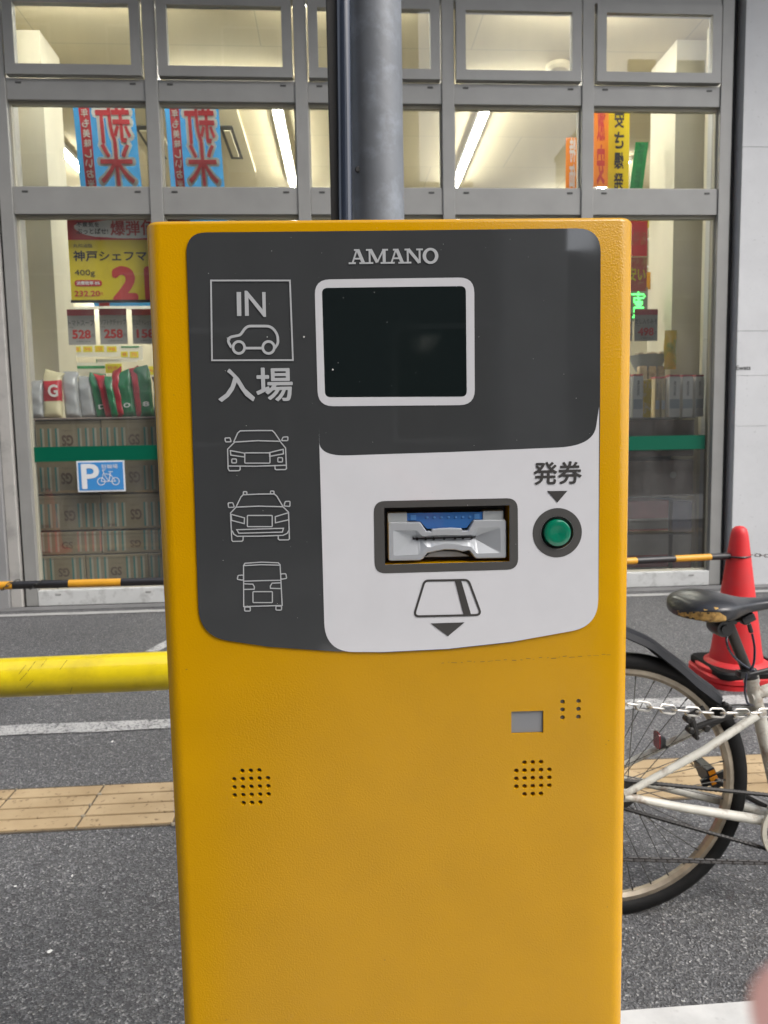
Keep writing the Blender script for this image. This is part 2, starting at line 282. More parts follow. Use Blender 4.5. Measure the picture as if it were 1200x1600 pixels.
# ------------------------------------------------------------------ mesh helpers
class MB:
    def __init__(s): s.v = []; s.f = []; s.sm = []
    def add(s, vs, fs, smooth=False):
        o = len(s.v); s.v += [Vector(v) for v in vs]; s.f += [tuple(i+o for i in f) for f in fs]; s.sm += [smooth]*len(fs); return s
    def box(s, x0, x1, y0, y1, z0, z1, bev=0.):
        if bev <= 0:
            v = [(x, y, z) for x in (x0, x1) for y in (y0, y1) for z in (z0, z1)]
            return s.add(v, [(0,1,3,2), (4,6,7,5), (0,4,5,1), (2,3,7,6), (0,2,6,4), (1,5,7,3)])
        bm = bmesh.new(); bmesh.ops.create_cube(bm, size=1)
        for v in bm.verts: v.co = Vector(((x0+x1)/2+v.co.x*(x1-x0), (y0+y1)/2+v.co.y*(y1-y0), (z0+z1)/2+v.co.z*(z1-z0)))
        bmesh.ops.bevel(bm, geom=bm.edges[:], offset=bev, segments=2, affect='EDGES', profile=.5)
        bm.verts.index_update(); s.add([v.co.copy() for v in bm.verts], [tuple(v.index for v in f.verts) for f in bm.faces]); bm.free(); return s
    def loft(s, loops, cap0=True, cap1=True, smooth=True, closed=False):
        n = len(loops[0]); vs = [p for L in loops for p in L]; fs = []
        K = len(loops)
        for k in range(K if closed else K-1):
            k2 = (k+1) % K
            for i in range(n): j = (i+1) % n; fs.append((k*n+i, k*n+j, k2*n+j, k2*n+i))
        s.add(vs, fs, smooth)
        if not closed:
            if cap0: s.add(loops[0], [tuple(reversed(range(n)))])
            if cap1: s.add(loops[-1], [tuple(range(n))])
        return s
    def tube(s, pts, r, seg=10, closed=False, caps=True, flat=1.0):
        pts = [Vector(p) for p in pts]; n = len(pts); loops = []; up = None
        for i, p in enumerate(pts):
            if closed: t = pts[(i+1) % n] - pts[i-1]
            else: t = pts[min(i+1, n-1)] - pts[max(i-1, 0)]
            t.normalize()
            if up is None: up = t.orthogonal().normalized() if abs(t.z) > .9 or flat == 1.0 else Vector((0, 0, 1))
            a = (up - t*up.dot(t)).normalized(); up = a; b = t.cross(a)
            ri = r[i] if isinstance(r, (list, tuple)) else r
            loops.append([p + a*math.cos(q)*ri + b*math.sin(q)*ri*flat for q in [2*math.pi*k/seg for k in range(seg)]])
        return s.loft(loops, caps, caps, True, closed)
    def lathe(s, prof, c=(0, 0, 0), seg=32, axis='z', caps=True):
        c = Vector(c); loops = []
        for r, h in prof:
            L = []
            for k in range(seg):
                a = 2*math.pi*k/seg; x, y = r*math.cos(a), r*math.sin(a)
                L.append(c + (Vector((x, y, h)) if axis == 'z' else Vector((x, h, y)) if axis == 'y' else Vector((h, x, y))))
            loops.append(L)
        return s.loft(loops, caps, caps)
    def prism(s, pts, y0, y1):                 # polygon in XZ, from y0 (front) to y1
        n = len(pts); s.add([(x, y0, z) for x, z in pts] + [(x, y1, z) for x, z in pts],
            [tuple(range(n)), tuple(reversed(range(n, 2*n)))] + [(i, i+n, (i+1) % n+n, (i+1) % n) for i in range(n)]); return s
    def torus(s, c, R0, r, axis='y', seg=48, sg=8, a0=0, a1=2*math.pi, sx=1.):
        pts = []; full = abs(a1-a0-2*math.pi) < 1e-6
        for k in range(seg if full else seg+1):
            a = a0+(a1-a0)*k/seg; x, z = R0*math.cos(a)*sx, R0*math.sin(a)
            pts.append(Vector(c)+(Vector((x, 0, z)) if axis == 'y' else Vector((x, z, 0)) if axis == 'z' else Vector((0, x, z))))
        return s.tube(pts, r, sg, closed=full)
    def build(s, name, m, parent=None, loc=None, local=False, angle=35, xf=None):
        me = bpy.data.meshes.new(name)
        vs = s.v
        if xf is not None: vs = [xf @ v for v in vs]
        root = parent
        while root is not None and root.parent is not None: root = root.parent
        if root is not None and not local:
            inv = root.matrix_basis.inverted(); vs = [inv @ v for v in vs]
        if loc is not None: vs = [v-Vector(loc) for v in vs]
        me.from_pydata([tuple(v) for v in vs], [], s.f)
        bm = bmesh.new(); bm.from_mesh(me); bmesh.ops.recalc_face_normals(bm, faces=bm.faces); bm.to_mesh(me); bm.free()
        if any(s.sm):
            for p in me.polygons: p.use_smooth = True
            me.set_sharp_from_angle(angle=R(angle))
        me.materials.append(m)
        o = bpy.data.objects.new(name, me); COL.objects.link(o)
        if parent is not None: o.parent = parent
        if loc is not None: o.location = loc
        return o
def tag(o, label=None, cat=None, group=None, kind=None):
    if label: o['label'] = label
    if cat: o['category'] = cat
    if group: o['group'] = group
    if kind: o['kind'] = kind
    return o
def thing(name, label, cat, loc=(0, 0, 0), rz=0, group=None, rot=None):
    o = bpy.data.objects.new(name, None); COL.objects.link(o); o.location = loc
    o.rotation_euler = rot if rot else (0, 0, rz); o.empty_display_size = .1
    o.matrix_basis = Matrix.LocRotScale(Vector(loc), Euler(rot if rot else (0, 0, rz)), None)
    return tag(o, label, cat, group)
def copy_tree(o, parent=None):
    c = o.copy(); COL.objects.link(c); c.parent = parent
    for ch in [x for x in COL.objects if x.parent == o]: copy_tree(ch, c)
    return c
def textmb(s, box, y, mirror=False, rot180=False, bold=0., mb=None, space=1., keep=False):
    """lettering fitted into box (x0, z0, x1, z1) on the plane y, reading from -Y"""
    cu = bpy.data.curves.new('lettering', 'FONT'); cu.body = s; cu.size = 1; cu.offset = 0; cu.space_character = space; cu.resolution_u = 3
    o = bpy.data.objects.new('lettering', cu); COL.objects.link(o)
    dg = bpy.context.evaluated_depsgraph_get(); me = bpy.data.meshes.new_from_object(o.evaluated_get(dg))
    V = [v.co.copy() for v in me.vertices]; F = [tuple(p.vertices) for p in me.polygons]
    bpy.data.objects.remove(o); bpy.data.curves.remove(cu); bpy.data.meshes.remove(me)
    mb = mb or MB()
    if not V: return mb
    x0, x1 = min(v.x for v in V), max(v.x for v in V); z0, z1 = min(v.y for v in V), max(v.y for v in V)
    out = []
    for v in V:
        a, b = (v.x-x0)/max(x1-x0, 1e-6), (v.y-z0)/max(z1-z0, 1e-6)
        if mirror: a = 1-a
        if rot180: a, b = 1-a, 1-b
        out.append((box[0]+a*(box[2]-box[0]), y, box[1]+b*(box[3]-box[1])))
    mb.add(out, F)
    if bold > 0:
        hgt = (box[3]-box[1])/max(z1-z0, 1e-6); wdt = (box[2]-box[0])/max(x1-x0, 1e-6)
        for k, (a, b) in enumerate(((1, 0), (-1, 0), (0, 1), (0, -1), (.7, .7), (-.7, .7), (.7, -.7), (-.7, -.7))):
            mb.add([(p[0]+a*bold*wdt, y-(k+1)*1.2e-5, p[2]+b*bold*hgt) for p in out], F)
    return mb
_rk = [0]
def ribbon(mb, pts, wd, y, closed=False):
    """flat stroke of width wd with mitred corners in the XZ plane"""
    _rk[0] += 1; y = y - (_rk[0] % 7)*2e-5
    p = [Vector(q) for q in pts]; n = len(p); L = []; Rr = []
    for i in range(n):
        a = (p[i]-p[i-1]) if (closed or i) else None; b = (p[(i+1) % n]-p[i]) if (closed or i < n-1) else None
        if a is None: a = b
        if b is None: b = a
        a = a.normalized(); b = b.normalized(); t = (a+b)
        if t.length < 1e-6: t = a
        t.normalize(); nn = Vector((-t.y, t.x)); k = max(.5, nn.dot(Vector((-a.y, a.x))))
        L.append(p[i]+nn*wd/2/k); Rr.append(p[i]-nn*wd/2/k)
    vs = [(q.x, y, q.y) for q in L] + [(q.x, y, q.y) for q in Rr]
    mb.add(vs, [(i, (i+1) % n, (i+1) % n+n, i+n) for i in range(n if closed else n-1)]); return mb
def rrect(x0, z0, x1, z1, r, k=6):
    rs = r if isinstance(r, (tuple, list)) else (r,)*4; out = []
    for (cx, cz, a, q) in ((x1-rs[0], z1-rs[0], 0, rs[0]), (x0+rs[1], z1-rs[1], 90, rs[1]), (x0+rs[2], z0+rs[2], 180, rs[2]), (x1-rs[3], z0+rs[3], 270, rs[3])):
        for i in range(k+1):
            t = R(a+90*i/k); out.append((cx+q*math.cos(t), cz+q*math.sin(t)))
    return out
def smooth_poly(pts, r, k=5):
    """round each corner (px list); r per-corner list or number"""
    out = []; n = len(pts)
    for i in range(n):
        p = Vector(pts[i]); a = Vector(pts[i-1])-p; b = Vector(pts[(i+1) % n])-p
        q = r[i] if isinstance(r, (list, tuple)) else r
        if q <= 0: out.append(tuple(p)); continue
        s = p+a.normalized()*min(q, a.length*.5); e = p+b.normalized()*min(q, b.length*.5)
        for j in range(k+1):
            t = j/k; out.append(tuple(s*(1-t)**2+p*2*t*(1-t)+e*t*t))
    return out
def ringmb(outer, inner, y, mb=None):
    mb = mb or MB(); n = len(outer)
    mb.add([(x, y, z) for x, z in outer]+[(x, y, z) for x, z in inner], [(i, (i+1) % n, (i+1) % n+n, i+n) for i in range(n)]); return mb
def boolean(o, cutters):
    """cut holes, then bake the result into the mesh"""
    md = o.modifiers.new('cut', 'BOOLEAN'); md.operation = 'DIFFERENCE'; md.solver = 'EXACT'; md.object = cutters
    dg = bpy.context.evaluated_depsgraph_get(); dg.update(); me = bpy.data.meshes.new_from_object(o.evaluated_get(dg))
    o.modifiers.clear(); old = o.data; o.data = me; me.name = old.name; bpy.data.meshes.remove(old); return o
# ------------------------------------------------------------------ ticket machine
tm = thing('ticket_machine', 'tall golden yellow parking ticket machine with a dark and white control panel', 'ticket machine', MBASE, MYAW)
H = A(600, 341)[1]; X0, X1 = -.2048, .2050; DEP = .28; RC = .0145
def plan(z, ins=0.):
    r = max(RC-ins, .002); out = []
    for cx, cy, a in ((X1-RC, DEP-RC, 0), (X0+RC, DEP-RC, 90), (X0+RC, RC, 180), (X1-RC, RC, 270)):
        for i in range(9):
            t = R(a+90*i/8); out.append((cx+r*math.cos(t), cy+r*math.sin(t), z))
    return out
b = MB(); b.loft([plan(.0, 0), plan(H-.004, 0), plan(H-.0022, .0006), plan(H-.0006, .0022), plan(H, .004)])
body = b.build('body', YEL, tm, local=True)
def AX(p): return A(*p)
C7 = lambda x, y: A(480+x*.416667, 680+y*.416667)
C5 = lambda x, y: A(220+x/3., 320+y/3.)
C8 = lambda x, y: A(280+x*.25, 640+y*.25)
# openings
sx0, sz1 = C7(288, 272); sx1, sz0 = C7(758, 473.5)
bx, bz = C7(936, 365)
cut = MB(); cut.box(sx0, sx1, -.01, .02, sz0, sz1)
cut.lathe([(.0142, -.01), (.0142, .02)], (bx, 0, bz), 40, 'y')
wx0, wz1 = A(799, 1112); wx1, wz0 = A(849, 1145)
cut.box(wx0, wx1, -.01, .0025, wz0, wz1)
holes = []
def grid(cx, cy):
    out = []
    for i in range(-2, 3):
        for j in range(-2, 3):
            if abs(i) == 2 and abs(j) == 2: continue
            out.append((cx+i*.00745, cy+j*.0074))
    return out
lcx, lcz = A(392.5, 1229.5); rcx, rcz = A(832.5, 1216)
gl, gr = grid(lcx, lcz), grid(rcx, rcz)
dx, dz = A(879, 1109); dx2, dz2 = A(904, 1108)
gd = [(dx, dz+k*.0072) for k in (-1, 0, 1)] + [(dx2, dz2+k*.0072) for k in (-1, 0, 1)]
for q in gl+gr: cut.lathe([(.0027, -.001), (.0019, .0007), (.0019, .004)], (q[0], 0, q[1]), 12, 'y')
for q in gd: cut.lathe([(.0027, -.001), (.0019, .0007), (.0019, .002)], (q[0], 0, q[1]), 12, 'y')
co = cut.build('cutter', BLK, tm, local=True)
boolean(body, co); cutdata = co
body.data.set_sharp_from_angle(angle=R(30))
for name, g, m_ in (('speaker_grille', gl, BLK), ('microphone_grille', gr, mat('brown_mesh', (.15, .11, .06), rough=.7))):
    mb = MB()
    for q in g: mb.lathe([(.00185, .0030), (.00185, .0038)], (q[0], 0, q[1]), 12, 'y')
    mb.build(name, m_, tm, local=True)
mb = MB()
for q in gd: mb.lathe([(.00185, .0012), (.00185, .0019)], (q[0], 0, q[1]), 12, 'y')
mb.build('braille_hole', mat('grey_hole', (.09, .08, .065), rough=.6), tm, local=True)
MB().box(wx0+.0003, wx1-.0003, .0016, .0024, wz0+.0003, wz1-.0003).build('sensor_window', LAB, tm, local=True)
# acrylic panel
outer_px = [(291, 364), (600, 361), (938, 357), (937, 660), (934, 974), (800, 1003), (700, 1014), (600, 1019), (520, 1017), (420, 1010), (312, 994)]
rad = [32, 0, 38, 0, 44, 0, 0, 0, 0, 0, 46]
pts = [A(*q) for q in smooth_poly(outer_px, rad, 8)]
pn = MB().prism(pts, -.0012, .0004).build('control_panel', DPAN, tm, local=True)
boolean(pn, cutdata)
# white field
wpx = smooth_poly([(498.5, 668), (499.5, 713), (700, 706.5), (926, 697), (935.3, 636), (933.6, 978), (800, 1002), (700, 1013), (600, 1018), (508, 1018)], [0, 44, 0, 56, 0, 42, 0, 0, 0, 46], 12)
wp = MB().prism([A(*q) for q in wpx], -.00145, -.0011).build('white_field', WPAN, tm, local=True)
boolean(wp, cutdata)
bpy.data.objects.remove(cutdata)
Y1 = -.00155; Y2 = -.0018
# display with printed ring
ro, ri = [A(*q) for q in smooth_poly([(491.5, 437.5), (740.5, 434), (741.5, 633), (497, 635)], 24, 6)], [A(*q) for q in smooth_poly([(503, 450.5), (727.5, 447.5), (729, 620), (508, 621)], 9, 6)]
dsp = MB().prism(ri, -.0014, -.0011).build('display', SCRN, tm, local=True)
ringmb(ro, ri, Y1).build('display_border', PRTW, tm, local=True)
# slot ring and button ring
C7R = lambda *a: [C7(*q) for q in smooth_poly(*a)]
so_, si_ = C7R([(249, 247), (788, 235), (790, 502), (253, 518)], 42, 6), [(sx1, sz1)]*7+[(sx0, sz1)]*7+[(sx0, sz0)]*7+[(sx1, sz0)]*7
so_ = so_[7:14] + so_[0:7] + so_[21:28] + so_[14:21]
so_ = [q for g in (so_[0:7][::-1], so_[7:14][::-1], so_[14:21][::-1], so_[21:28][::-1]) for q in g]
# reorder robustly: sort both by angle about the centre
scx, scz = (sx0+sx1)/2, (sz0+sz1)/2
so_ = sorted(so_, key=lambda q: math.atan2(q[1]-scz, q[0]-scx))
def on_rect(q):
    dx_, dz_ = q[0]-scx, q[1]-scz; k = min((sx1-sx0)/2/max(abs(dx_), 1e-9), (sz1-sz0)/2/max(abs(dz_), 1e-9)); return (scx+dx_*k, scz+dz_*k)
corners = [(sx0, sz0), (sx1, sz0), (sx1, sz1), (sx0, sz1)]
si_ = [on_rect(q) for q in so_]
for c in corners:
    j = min(range(len(si_)), key=lambda i: (si_[i][0]-c[0])**2+(si_[i][1]-c[1])**2); si_[j] = c
ringmb(so_, si_, Y1-.0001).build('slot_border', DPRT, tm, local=True)
cr = lambda r: [(bx+r*math.cos(2*math.pi*k/48), bz+r*math.sin(2*math.pi*k/48)) for k in range(48)]
ringmb(cr(.0215), cr(.0143), Y1-.0001).build('button_border', DPRT, tm, local=True)
# push button
pb = MB().lathe([(.0140, .019), (.0140, .0005), (.0134, -.0005), (.0122, .0003), (.0122, .002)], (bx, 0, bz), 40, 'y', caps=False).build('push_button', BLK, tm, local=True)
MB().lathe([(.0118, .004), (.0118, -.0025), (.0112, -.0042), (.0095, -.0050), (.006, -.0046), (.0001, -.0042)], (bx-.0002, 0, bz), 40, 'y').build('button_cap', GRN, pb, local=True)
# ticket mouth, drawn from the close crop (4.8x, origin 570,770)
CS = lambda x, y: A(570+x/4.8, 770+y/4.8)
tmh = MB().box(sx0+.0008, sx1-.0008, .016, .019, sz0+.0008, sz1-.0008).build('ticket_slot', BLK, tm, local=True)
outl = [(178, 240), (186, 228), (410, 228), (424, 234), (466, 292), (500, 294), (505, 280), (560, 272), (640, 269), (725, 272), (735, 290), (772, 288), (808, 226), (818, 213), (1048, 210), (1058, 222),
        (1060, 475), (1050, 487), (838, 490), (822, 482), (790, 440), (775, 432), (735, 440), (680, 428), (600, 426), (530, 440), (498, 446), (470, 452), (440, 492), (420, 504), (196, 508), (182, 498)]
innl = [(218, 292), (224, 286), (380, 284), (396, 290), (440, 330), (500, 322), (506, 322), (560, 320), (640, 320), (725, 320), (735, 320), (790, 316), (836, 272), (846, 266), (1006, 262), (1014, 270),
        (1016, 440), (1008, 448), (846, 452), (836, 446), (795, 404), (775, 400), (735, 396), (680, 384), (600, 380), (530, 396), (498, 408), (470, 404), (420, 452), (404, 460), (230, 468), (220, 460)]
slotl = []
for (x, y) in innl:
    t = max(366, min(838, x)); slotl.append((t, 334 if y < 350 else 356))
sh = lambda L, y, k=1.: [(CS(618+(q[0]-618)*1.012, 357+(q[1]-357)*1.045)[0], y, CS(618+(q[0]-618)*1.012, 357+(q[1]-357)*1.045)[1]) for q in L]
mth = MB(); mth.loft([sh(outl, .012), sh(outl, .0022)], cap1=False, smooth=False)
def shrink(L, d):
    out = []; n = len(L)
    for i in range(n):
        a = Vector(L[i])-Vector(L[i-1]); b2 = Vector(L[(i+1) % n])-Vector(L[i]); t = (a.normalized()+b2.normalized())
        t = t.normalized() if t.length > 1e-6 else a.normalized(); nn = Vector((-t.y, t.x)); out.append(tuple(Vector(L[i])+nn*d))
    return out
o2 = shrink(outl, 7)
mth.loft([sh(outl, .0022), sh(o2, .0008)], cap0=False, cap1=False, smooth=False)
mth.loft([sh(o2, .0008), sh(innl, .0008)], cap0=False, cap1=False, smooth=False)
mth.loft([sh(innl, .0008), sh(slotl, .0062)], cap0=False, cap1=True, smooth=False)
mth.build('slot_bezel', SIL, tmh, local=True)
blk = MB()
def slab(mb, x0, y0, x1, y1, f, bk, bev=.0005):
    a = CS(x0, y0); c = CS(x1, y1); return mb.box(a[0], c[0], f, bk, c[1], a[1], bev)
slab(blk, 172, 155, 320, 250, .0035, .014); blk.build('slot_corner', SIL2, tmh, local=True); blk = MB(); slab(blk, 890, 140, 1045, 240, .0035, .014)
blk.build('slot_corner', SIL2, tmh, local=True)
bl = MB(); bl.prism([CS(*q) for q in [(314, 156), (900, 146), (898, 206), (812, 212), (768, 268), (470, 274), (420, 220), (316, 214)]], .0042, .012)
bl.build('blue_window', BLU, tmh, local=True)
bl = MB()
slab(bl, 345, 168, 388, 208, .0036, .0041, 0); slab(bl, 826, 160, 866, 200, .0036, .0041, 0)
for i in range(7):
    q = CS(470+i*54, 189-i*.7); bl.lathe([(.0012, .0038), (.0008, .0034)], (q[0], 0, q[1]), 10, 'y')
bl.build('indicator_light', BLUL, tmh, local=True)
sl_ = MB()
ribbon(sl_, [CS(366, 334), CS(366, 356)], .0006, .0055); ribbon(sl_, [CS(836, 322), CS(836, 344)], .0006, .0055); ribbon(sl_, [CS(366, 352), CS(836, 338)], .0012, .0056)
for x, y in ((396, 352), (460, 351), (521, 350), (600, 348), (682, 346), (742, 345), (808, 342)):
    q = CS(x, y); sl_.lathe([(.0013, .0048), (.0013, .0056)], (q[0], 0, q[1]), 10, 'y')
sl_.build('slot_teeth', BLK, tmh, local=True)
lip = MB(); lip.prism([CS(*q) for q in [(455, 490), (500, 455), (600, 445), (700, 450), (760, 470), (790, 484)]], .006, .012).build('slot_lip', SIL2, tmh, local=True)
# ---- prints
pr = MB()
W1 = .00095
def S8(pts, closed=False, wd=W1): ribbon(pr, [C8(*q) for q in pts], wd, Y2, closed)
def R8(x0, y0, x1, y1): S8(smooth_poly([(x0, y0), (x1, y0), (x1, y1), (x0, y1)], 6, 3), True)
for P_ in ([(352, 200), (305, 247), (308, 368), (316, 382), (376, 381), (383, 374), (383, 352)], [(630, 196), (666, 240), (672, 368), (664, 374), (608, 375), (601, 370), (600, 350)], [(310, 352), (490, 353), (670, 347)],
           [(345, 203), (490, 194), (632, 198)], [(342, 204), (368, 146), (384, 133), (490, 131), (583, 131), (597, 144), (634, 198)]): S8(P_)
S8([(322, 256), (411, 272), (411, 296), (325, 284)], True); S8([(651, 248), (567, 268), (567, 292), (653, 276)], True)
R8(412, 270, 569, 334); R8(331, 308, 360, 333); R8(618, 300, 647, 327)
S8(smooth_poly([(288, 178), (320, 176), (327, 201), (292, 202)], 6, 3), True); S8(smooth_poly([(681, 170), (650, 172), (641, 194), (680, 194)], 6, 3), True)
pr.build('printed_sedan_icon', PRT, tm, local=True); pr = MB()
for P_ in ([(360, 606), (323, 645), (331, 814), (338, 822), (394, 821), (401, 814), (402, 790)], [(648, 604), (685, 640), (690, 806), (683, 812), (628, 813), (621, 806), (620, 786)],
           [(333, 755), (345, 778), (365, 790), (510, 789), (650, 784), (676, 772), (689, 750)], [(358, 608), (500, 602), (650, 606)], [(357, 608), (388, 545), (402, 531), (500, 527), (596, 526), (612, 540), (650, 605)]): S8(P_)
S8([(326, 653), (410, 675), (408, 711), (330, 691)], True); S8([(684, 643), (602, 668), (603, 706), (686, 687)], True); R8(428, 660, 583, 730)
S8([(362, 749), (653, 740), (646, 764), (375, 771)], True); R8(403, 512, 425, 531); R8(572, 508, 594, 526)
S8(smooth_poly([(308, 582), (337, 580), (347, 608), (311, 611)], 6, 3), True); S8(smooth_poly([(694, 572), (664, 573), (656, 601), (693, 604)], 6, 3), True)
pr.build('printed_wagon_icon', PRT, tm, local=True); pr = MB()
S8([(405, 1228), (404, 972), (414, 958), (515, 951), (620, 955), (632, 967), (645, 1221)], True)
for P_ in ([(405, 973), (515, 967), (632, 970)], [(405, 1070), (520, 1066), (638, 1064)]): S8(P_)
S8([(405, 1086), (462, 1088), (472, 1105), (470, 1120), (406, 1121)], False); S8([(638, 1080), (582, 1082), (571, 1100), (572, 1114), (641, 1116)], False); R8(463, 1135, 584, 1203); R8(411, 1231, 446, 1256); R8(606, 1225, 641, 1250)
S8(smooth_poly([(401, 1031), (370, 1034), (365, 1058), (400, 1064)], 6, 3), False); S8(smooth_poly([(638, 1024), (668, 1023), (673, 1052), (640, 1058)], 6, 3), False)
pr.build('printed_truck_icon', PRT, tm, local=True); pr = MB()
def S5(pts, wd, closed=False): ribbon(pr, [C5(*q) for q in pts], wd, Y2, closed)
S5([(331, 357), (700, 357), (714, 729), (336, 730)], .0013, True)
S5([(461, 411), (463, 523)], .0036)
pr.prism([C5(*q) for q in [(490, 522), (488, 405), (500, 405), (572, 492), (570, 411), (586, 411), (588, 527), (577, 527), (506, 438), (508, 522)]], Y2, Y2+.0001)
S5(smooth_poly([(425, 668), (410, 640), (418, 622), (468, 612), (498, 570), (612, 570), (642, 608), (645, 650), (630, 672)], [3, 12, 14, 10, 20, 24, 20, 12, 2], 5)[1:-1], .0021)
S5([(493, 673), (570, 673)], .0021)
for cx in (461, 600):
    S5([(cx+27*math.cos(2*math.pi*k/28), 670+28*math.sin(2*math.pi*k/28)) for k in range(28)], .0021, True)
pr.build('printed_entry_icon', PRT, tm, local=True); pr = MB()
q0 = A(343, 628); q1 = A(456, 575)
textmb('入場', (q0[0], q0[1], q1[0], q1[1]), Y2, bold=.016, mb=pr)
pr.build('printed_entry_word', PRT, tm, local=True); pr = MB()
# slab-serif maker's name, stroke by stroke
def SL(ox, wd_, h_, oy, strokes, polys=()):
    for a, b_, t in strokes: ribbon(pr, [(ox+a[0]*wd_, oy+a[1]*h_), (ox+b_[0]*wd_, oy+b_[1]*h_)], t*h_, Y2)
n0 = A(545, 413.5); n1 = A(684, 389); NW = n1[0]-n0[0]; NH = n1[1]-n0[1]; T = .21; th = .11; sf = .115
def serif(a, b_, y): return ((a, y), (b_, y), sf)
e = sf/2
Al = [((.20, .05), (.46, .97), th), ((.50, .97), (.80, .05), T+.02), ((.28, .36), (.70, .36), th), serif(0, .38, e), serif(.58, 1.0, e), ((.3, 1-e), (.56, 1-e), sf)]
Ml = [((.16, .03), (.16, .97), th+.02), ((.20, .97), (.50, .10), T), ((.50, .10), (.80, .97), th), ((.82, .03), (.82, .97), T), serif(0, .32, e), serif(.66, 1, e), serif(0, .26, 1-e), serif(.74, 1, 1-e)]
Nl = [((.17, .03), (.17, .97), th+.02), ((.20, .97), (.80, .05), T), ((.82, .03), (.82, .97), th+.02), serif(0, .36, e), serif(0, .26, 1-e), serif(.64, 1, 1-e)]
cw = [(0, .205, Al), (.195, .245, Ml), (.435, .205, Al), (.625, .205, Nl)]
for ox, ww, L in cw: SL(n0[0]+ox*NW, ww*NW, NH, n0[1], L)
oc = (n0[0]+.915*NW, n0[1]+NH/2)
O1 = [(oc[0]+.088*NW*math.cos(2*math.pi*k/40), oc[1]+.54*NH*math.sin(2*math.pi*k/40)) for k in range(40)]
O2 = [(oc[0]+.050*NW*math.cos(2*math.pi*k/40), oc[1]+.37*NH*math.sin(2*math.pi*k/40)) for k in range(40)]
ringmb(O1, O2, Y2, pr)
pr.build('printed_maker_name', PRT, tm, local=True)
dk = MB()
q0 = A(833.5, 757); q1 = A(907.5, 721)
textmb('発券', (q0[0], q0[1], q1[0], q1[1]), Y2, bold=.02, mb=dk)
dk.prism([C7(*q) for q in [(898, 209), (974, 208), (936, 252)]], Y2, Y2+.0001)
dk.build('printed_button_word', DPRT2, tm, local=True); dk = MB()
dk.prism([C7(*q) for q in [(462, 704), (589, 700), (527, 752)]], Y2, Y2+.0001)
ribbon(dk, [C7(*q) for q in smooth_poly([(440, 544), (603, 541), (652, 672), (399, 678)], [14, 16, 22, 22], 5)], .0019, Y2, True)
dk.prism([C7(*q) for q in [(553, 546), (577, 545), (614, 673), (586, 674)]], Y2-.00005, Y2)
dk.build('printed_ticket_icon', DPRT2, tm, local=True)
# fine scratches in the paint
sc = MB(); rnd = random.Random(3)
x = 690
while x < 955:
    L = rnd.uniform(2, 9); y = 1036-(x-690)*.05+rnd.uniform(-1.2, 1.2)
    ribbon(sc, [A(x, y), A(x+L, y-.3+rnd.uniform(-.8, .8))], rnd.uniform(.00025, .0005), -.00012); x += L+rnd.uniform(1, 9)
for x, y in ((352, 1594), (271, 617), (290, 1046), (950, 1157), (946, 1163), (948, 1417), (600, 1500), (420, 1330)):
    ribbon(sc, [A(x, y), A(x+rnd.uniform(1, 3), y+rnd.uniform(-1, 1))], .0005, -.00012)
sc.build('scratch', SCR, tm, local=True)['kind'] = 'stuff'
# coin-sized lock and door seam on the side, feet plate
MB().lathe([(.011, -.0), (.011, .003), (.008, .004)], (X1, .14, .95), 20, 'x').build('side_lock', SIL, tm, local=True)
MB().box(X0-.012, X1+.012, -.012, DEP+.012, .0, .02, .003).build('base_plate', mat('base_steel', (.12, .12, .12), rough=.5, metal=.5), tm, local=True)

ds = MB(); rnd = random.Random(21)
for px, py, s_ in [(475, 527, .0009), (520, 578, .0008), (418, 527, .0005)]+[(rnd.uniform(310, 925), rnd.uniform(370, 990), rnd.uniform(.00012, .00032)) for _ in range(70)]:
    q = A(px, py); ds.lathe([(s_, -.0018), (s_*.5, -.0018-s_*.4)], (q[0], 0, q[1]), 6, 'y')
o = ds.build('dust_specks', mat('dust', (.45, .44, .42), rough=.9), tm, local=True); o['kind'] = 'stuff'

# ------------------------------------------------------------------ ground and markings
g = MB(); g.add([(-60, -60, 0), (60, -60, 0), (60, 5.72, 0), (-60, 5.72, 0)], [(0, 1, 2, 3)])
tag(g.build('asphalt_ground', ASPH), kind='structure')
def marking(name, quad, z=.004, m=WPAINT):
    b = MB(); b.add([(x, y, z) for x, y in quad], [(0, 1, 2, 3)]); return tag(b.build(name, m), kind='structure')
def strip_line(name, yc, wd, x0=-14, x1=14, m=WPAINT):
    b = MB(); n = 240; vs = []; rnd = random.Random(int(yc*100))
    for i in range(n+1):
        x = x0+(x1-x0)*i/n; vs += [(x, yc-wd/2+rnd.uniform(-.006, .006), .004), (x, yc+wd/2+rnd.uniform(-.006, .006), .004)]
    b.add(vs, [(2*i, 2*i+2, 2*i+3, 2*i+1) for i in range(n)]); return tag(b.build(name, m), kind='structure')
strip_line('white_line', 3.19, .115)
strip_line('kerb_line', 5.46, .075, m=mat('pale_kerb', (.36, .36, .35), rough=.8, dirt=(.15, .15, .15), dirt_scale=14, dirt_amt=.5))
da, db = G(236, 1019), G(290, 990); dn = Vector((-(db-da).y, (db-da).x, 0)).normalized()*.04
marking('diagonal_line', [((da-dn).x, (da-dn).y), ((db-dn).x, (db-dn).y), ((db+dn).x, (db+dn).y), ((da+dn).x, (da+dn).y)])
b = MB(); b.box(-8, 9, 5.585, 5.715, -.02, .008); tag(b.build('gutter_strip', CONCD), kind='structure')
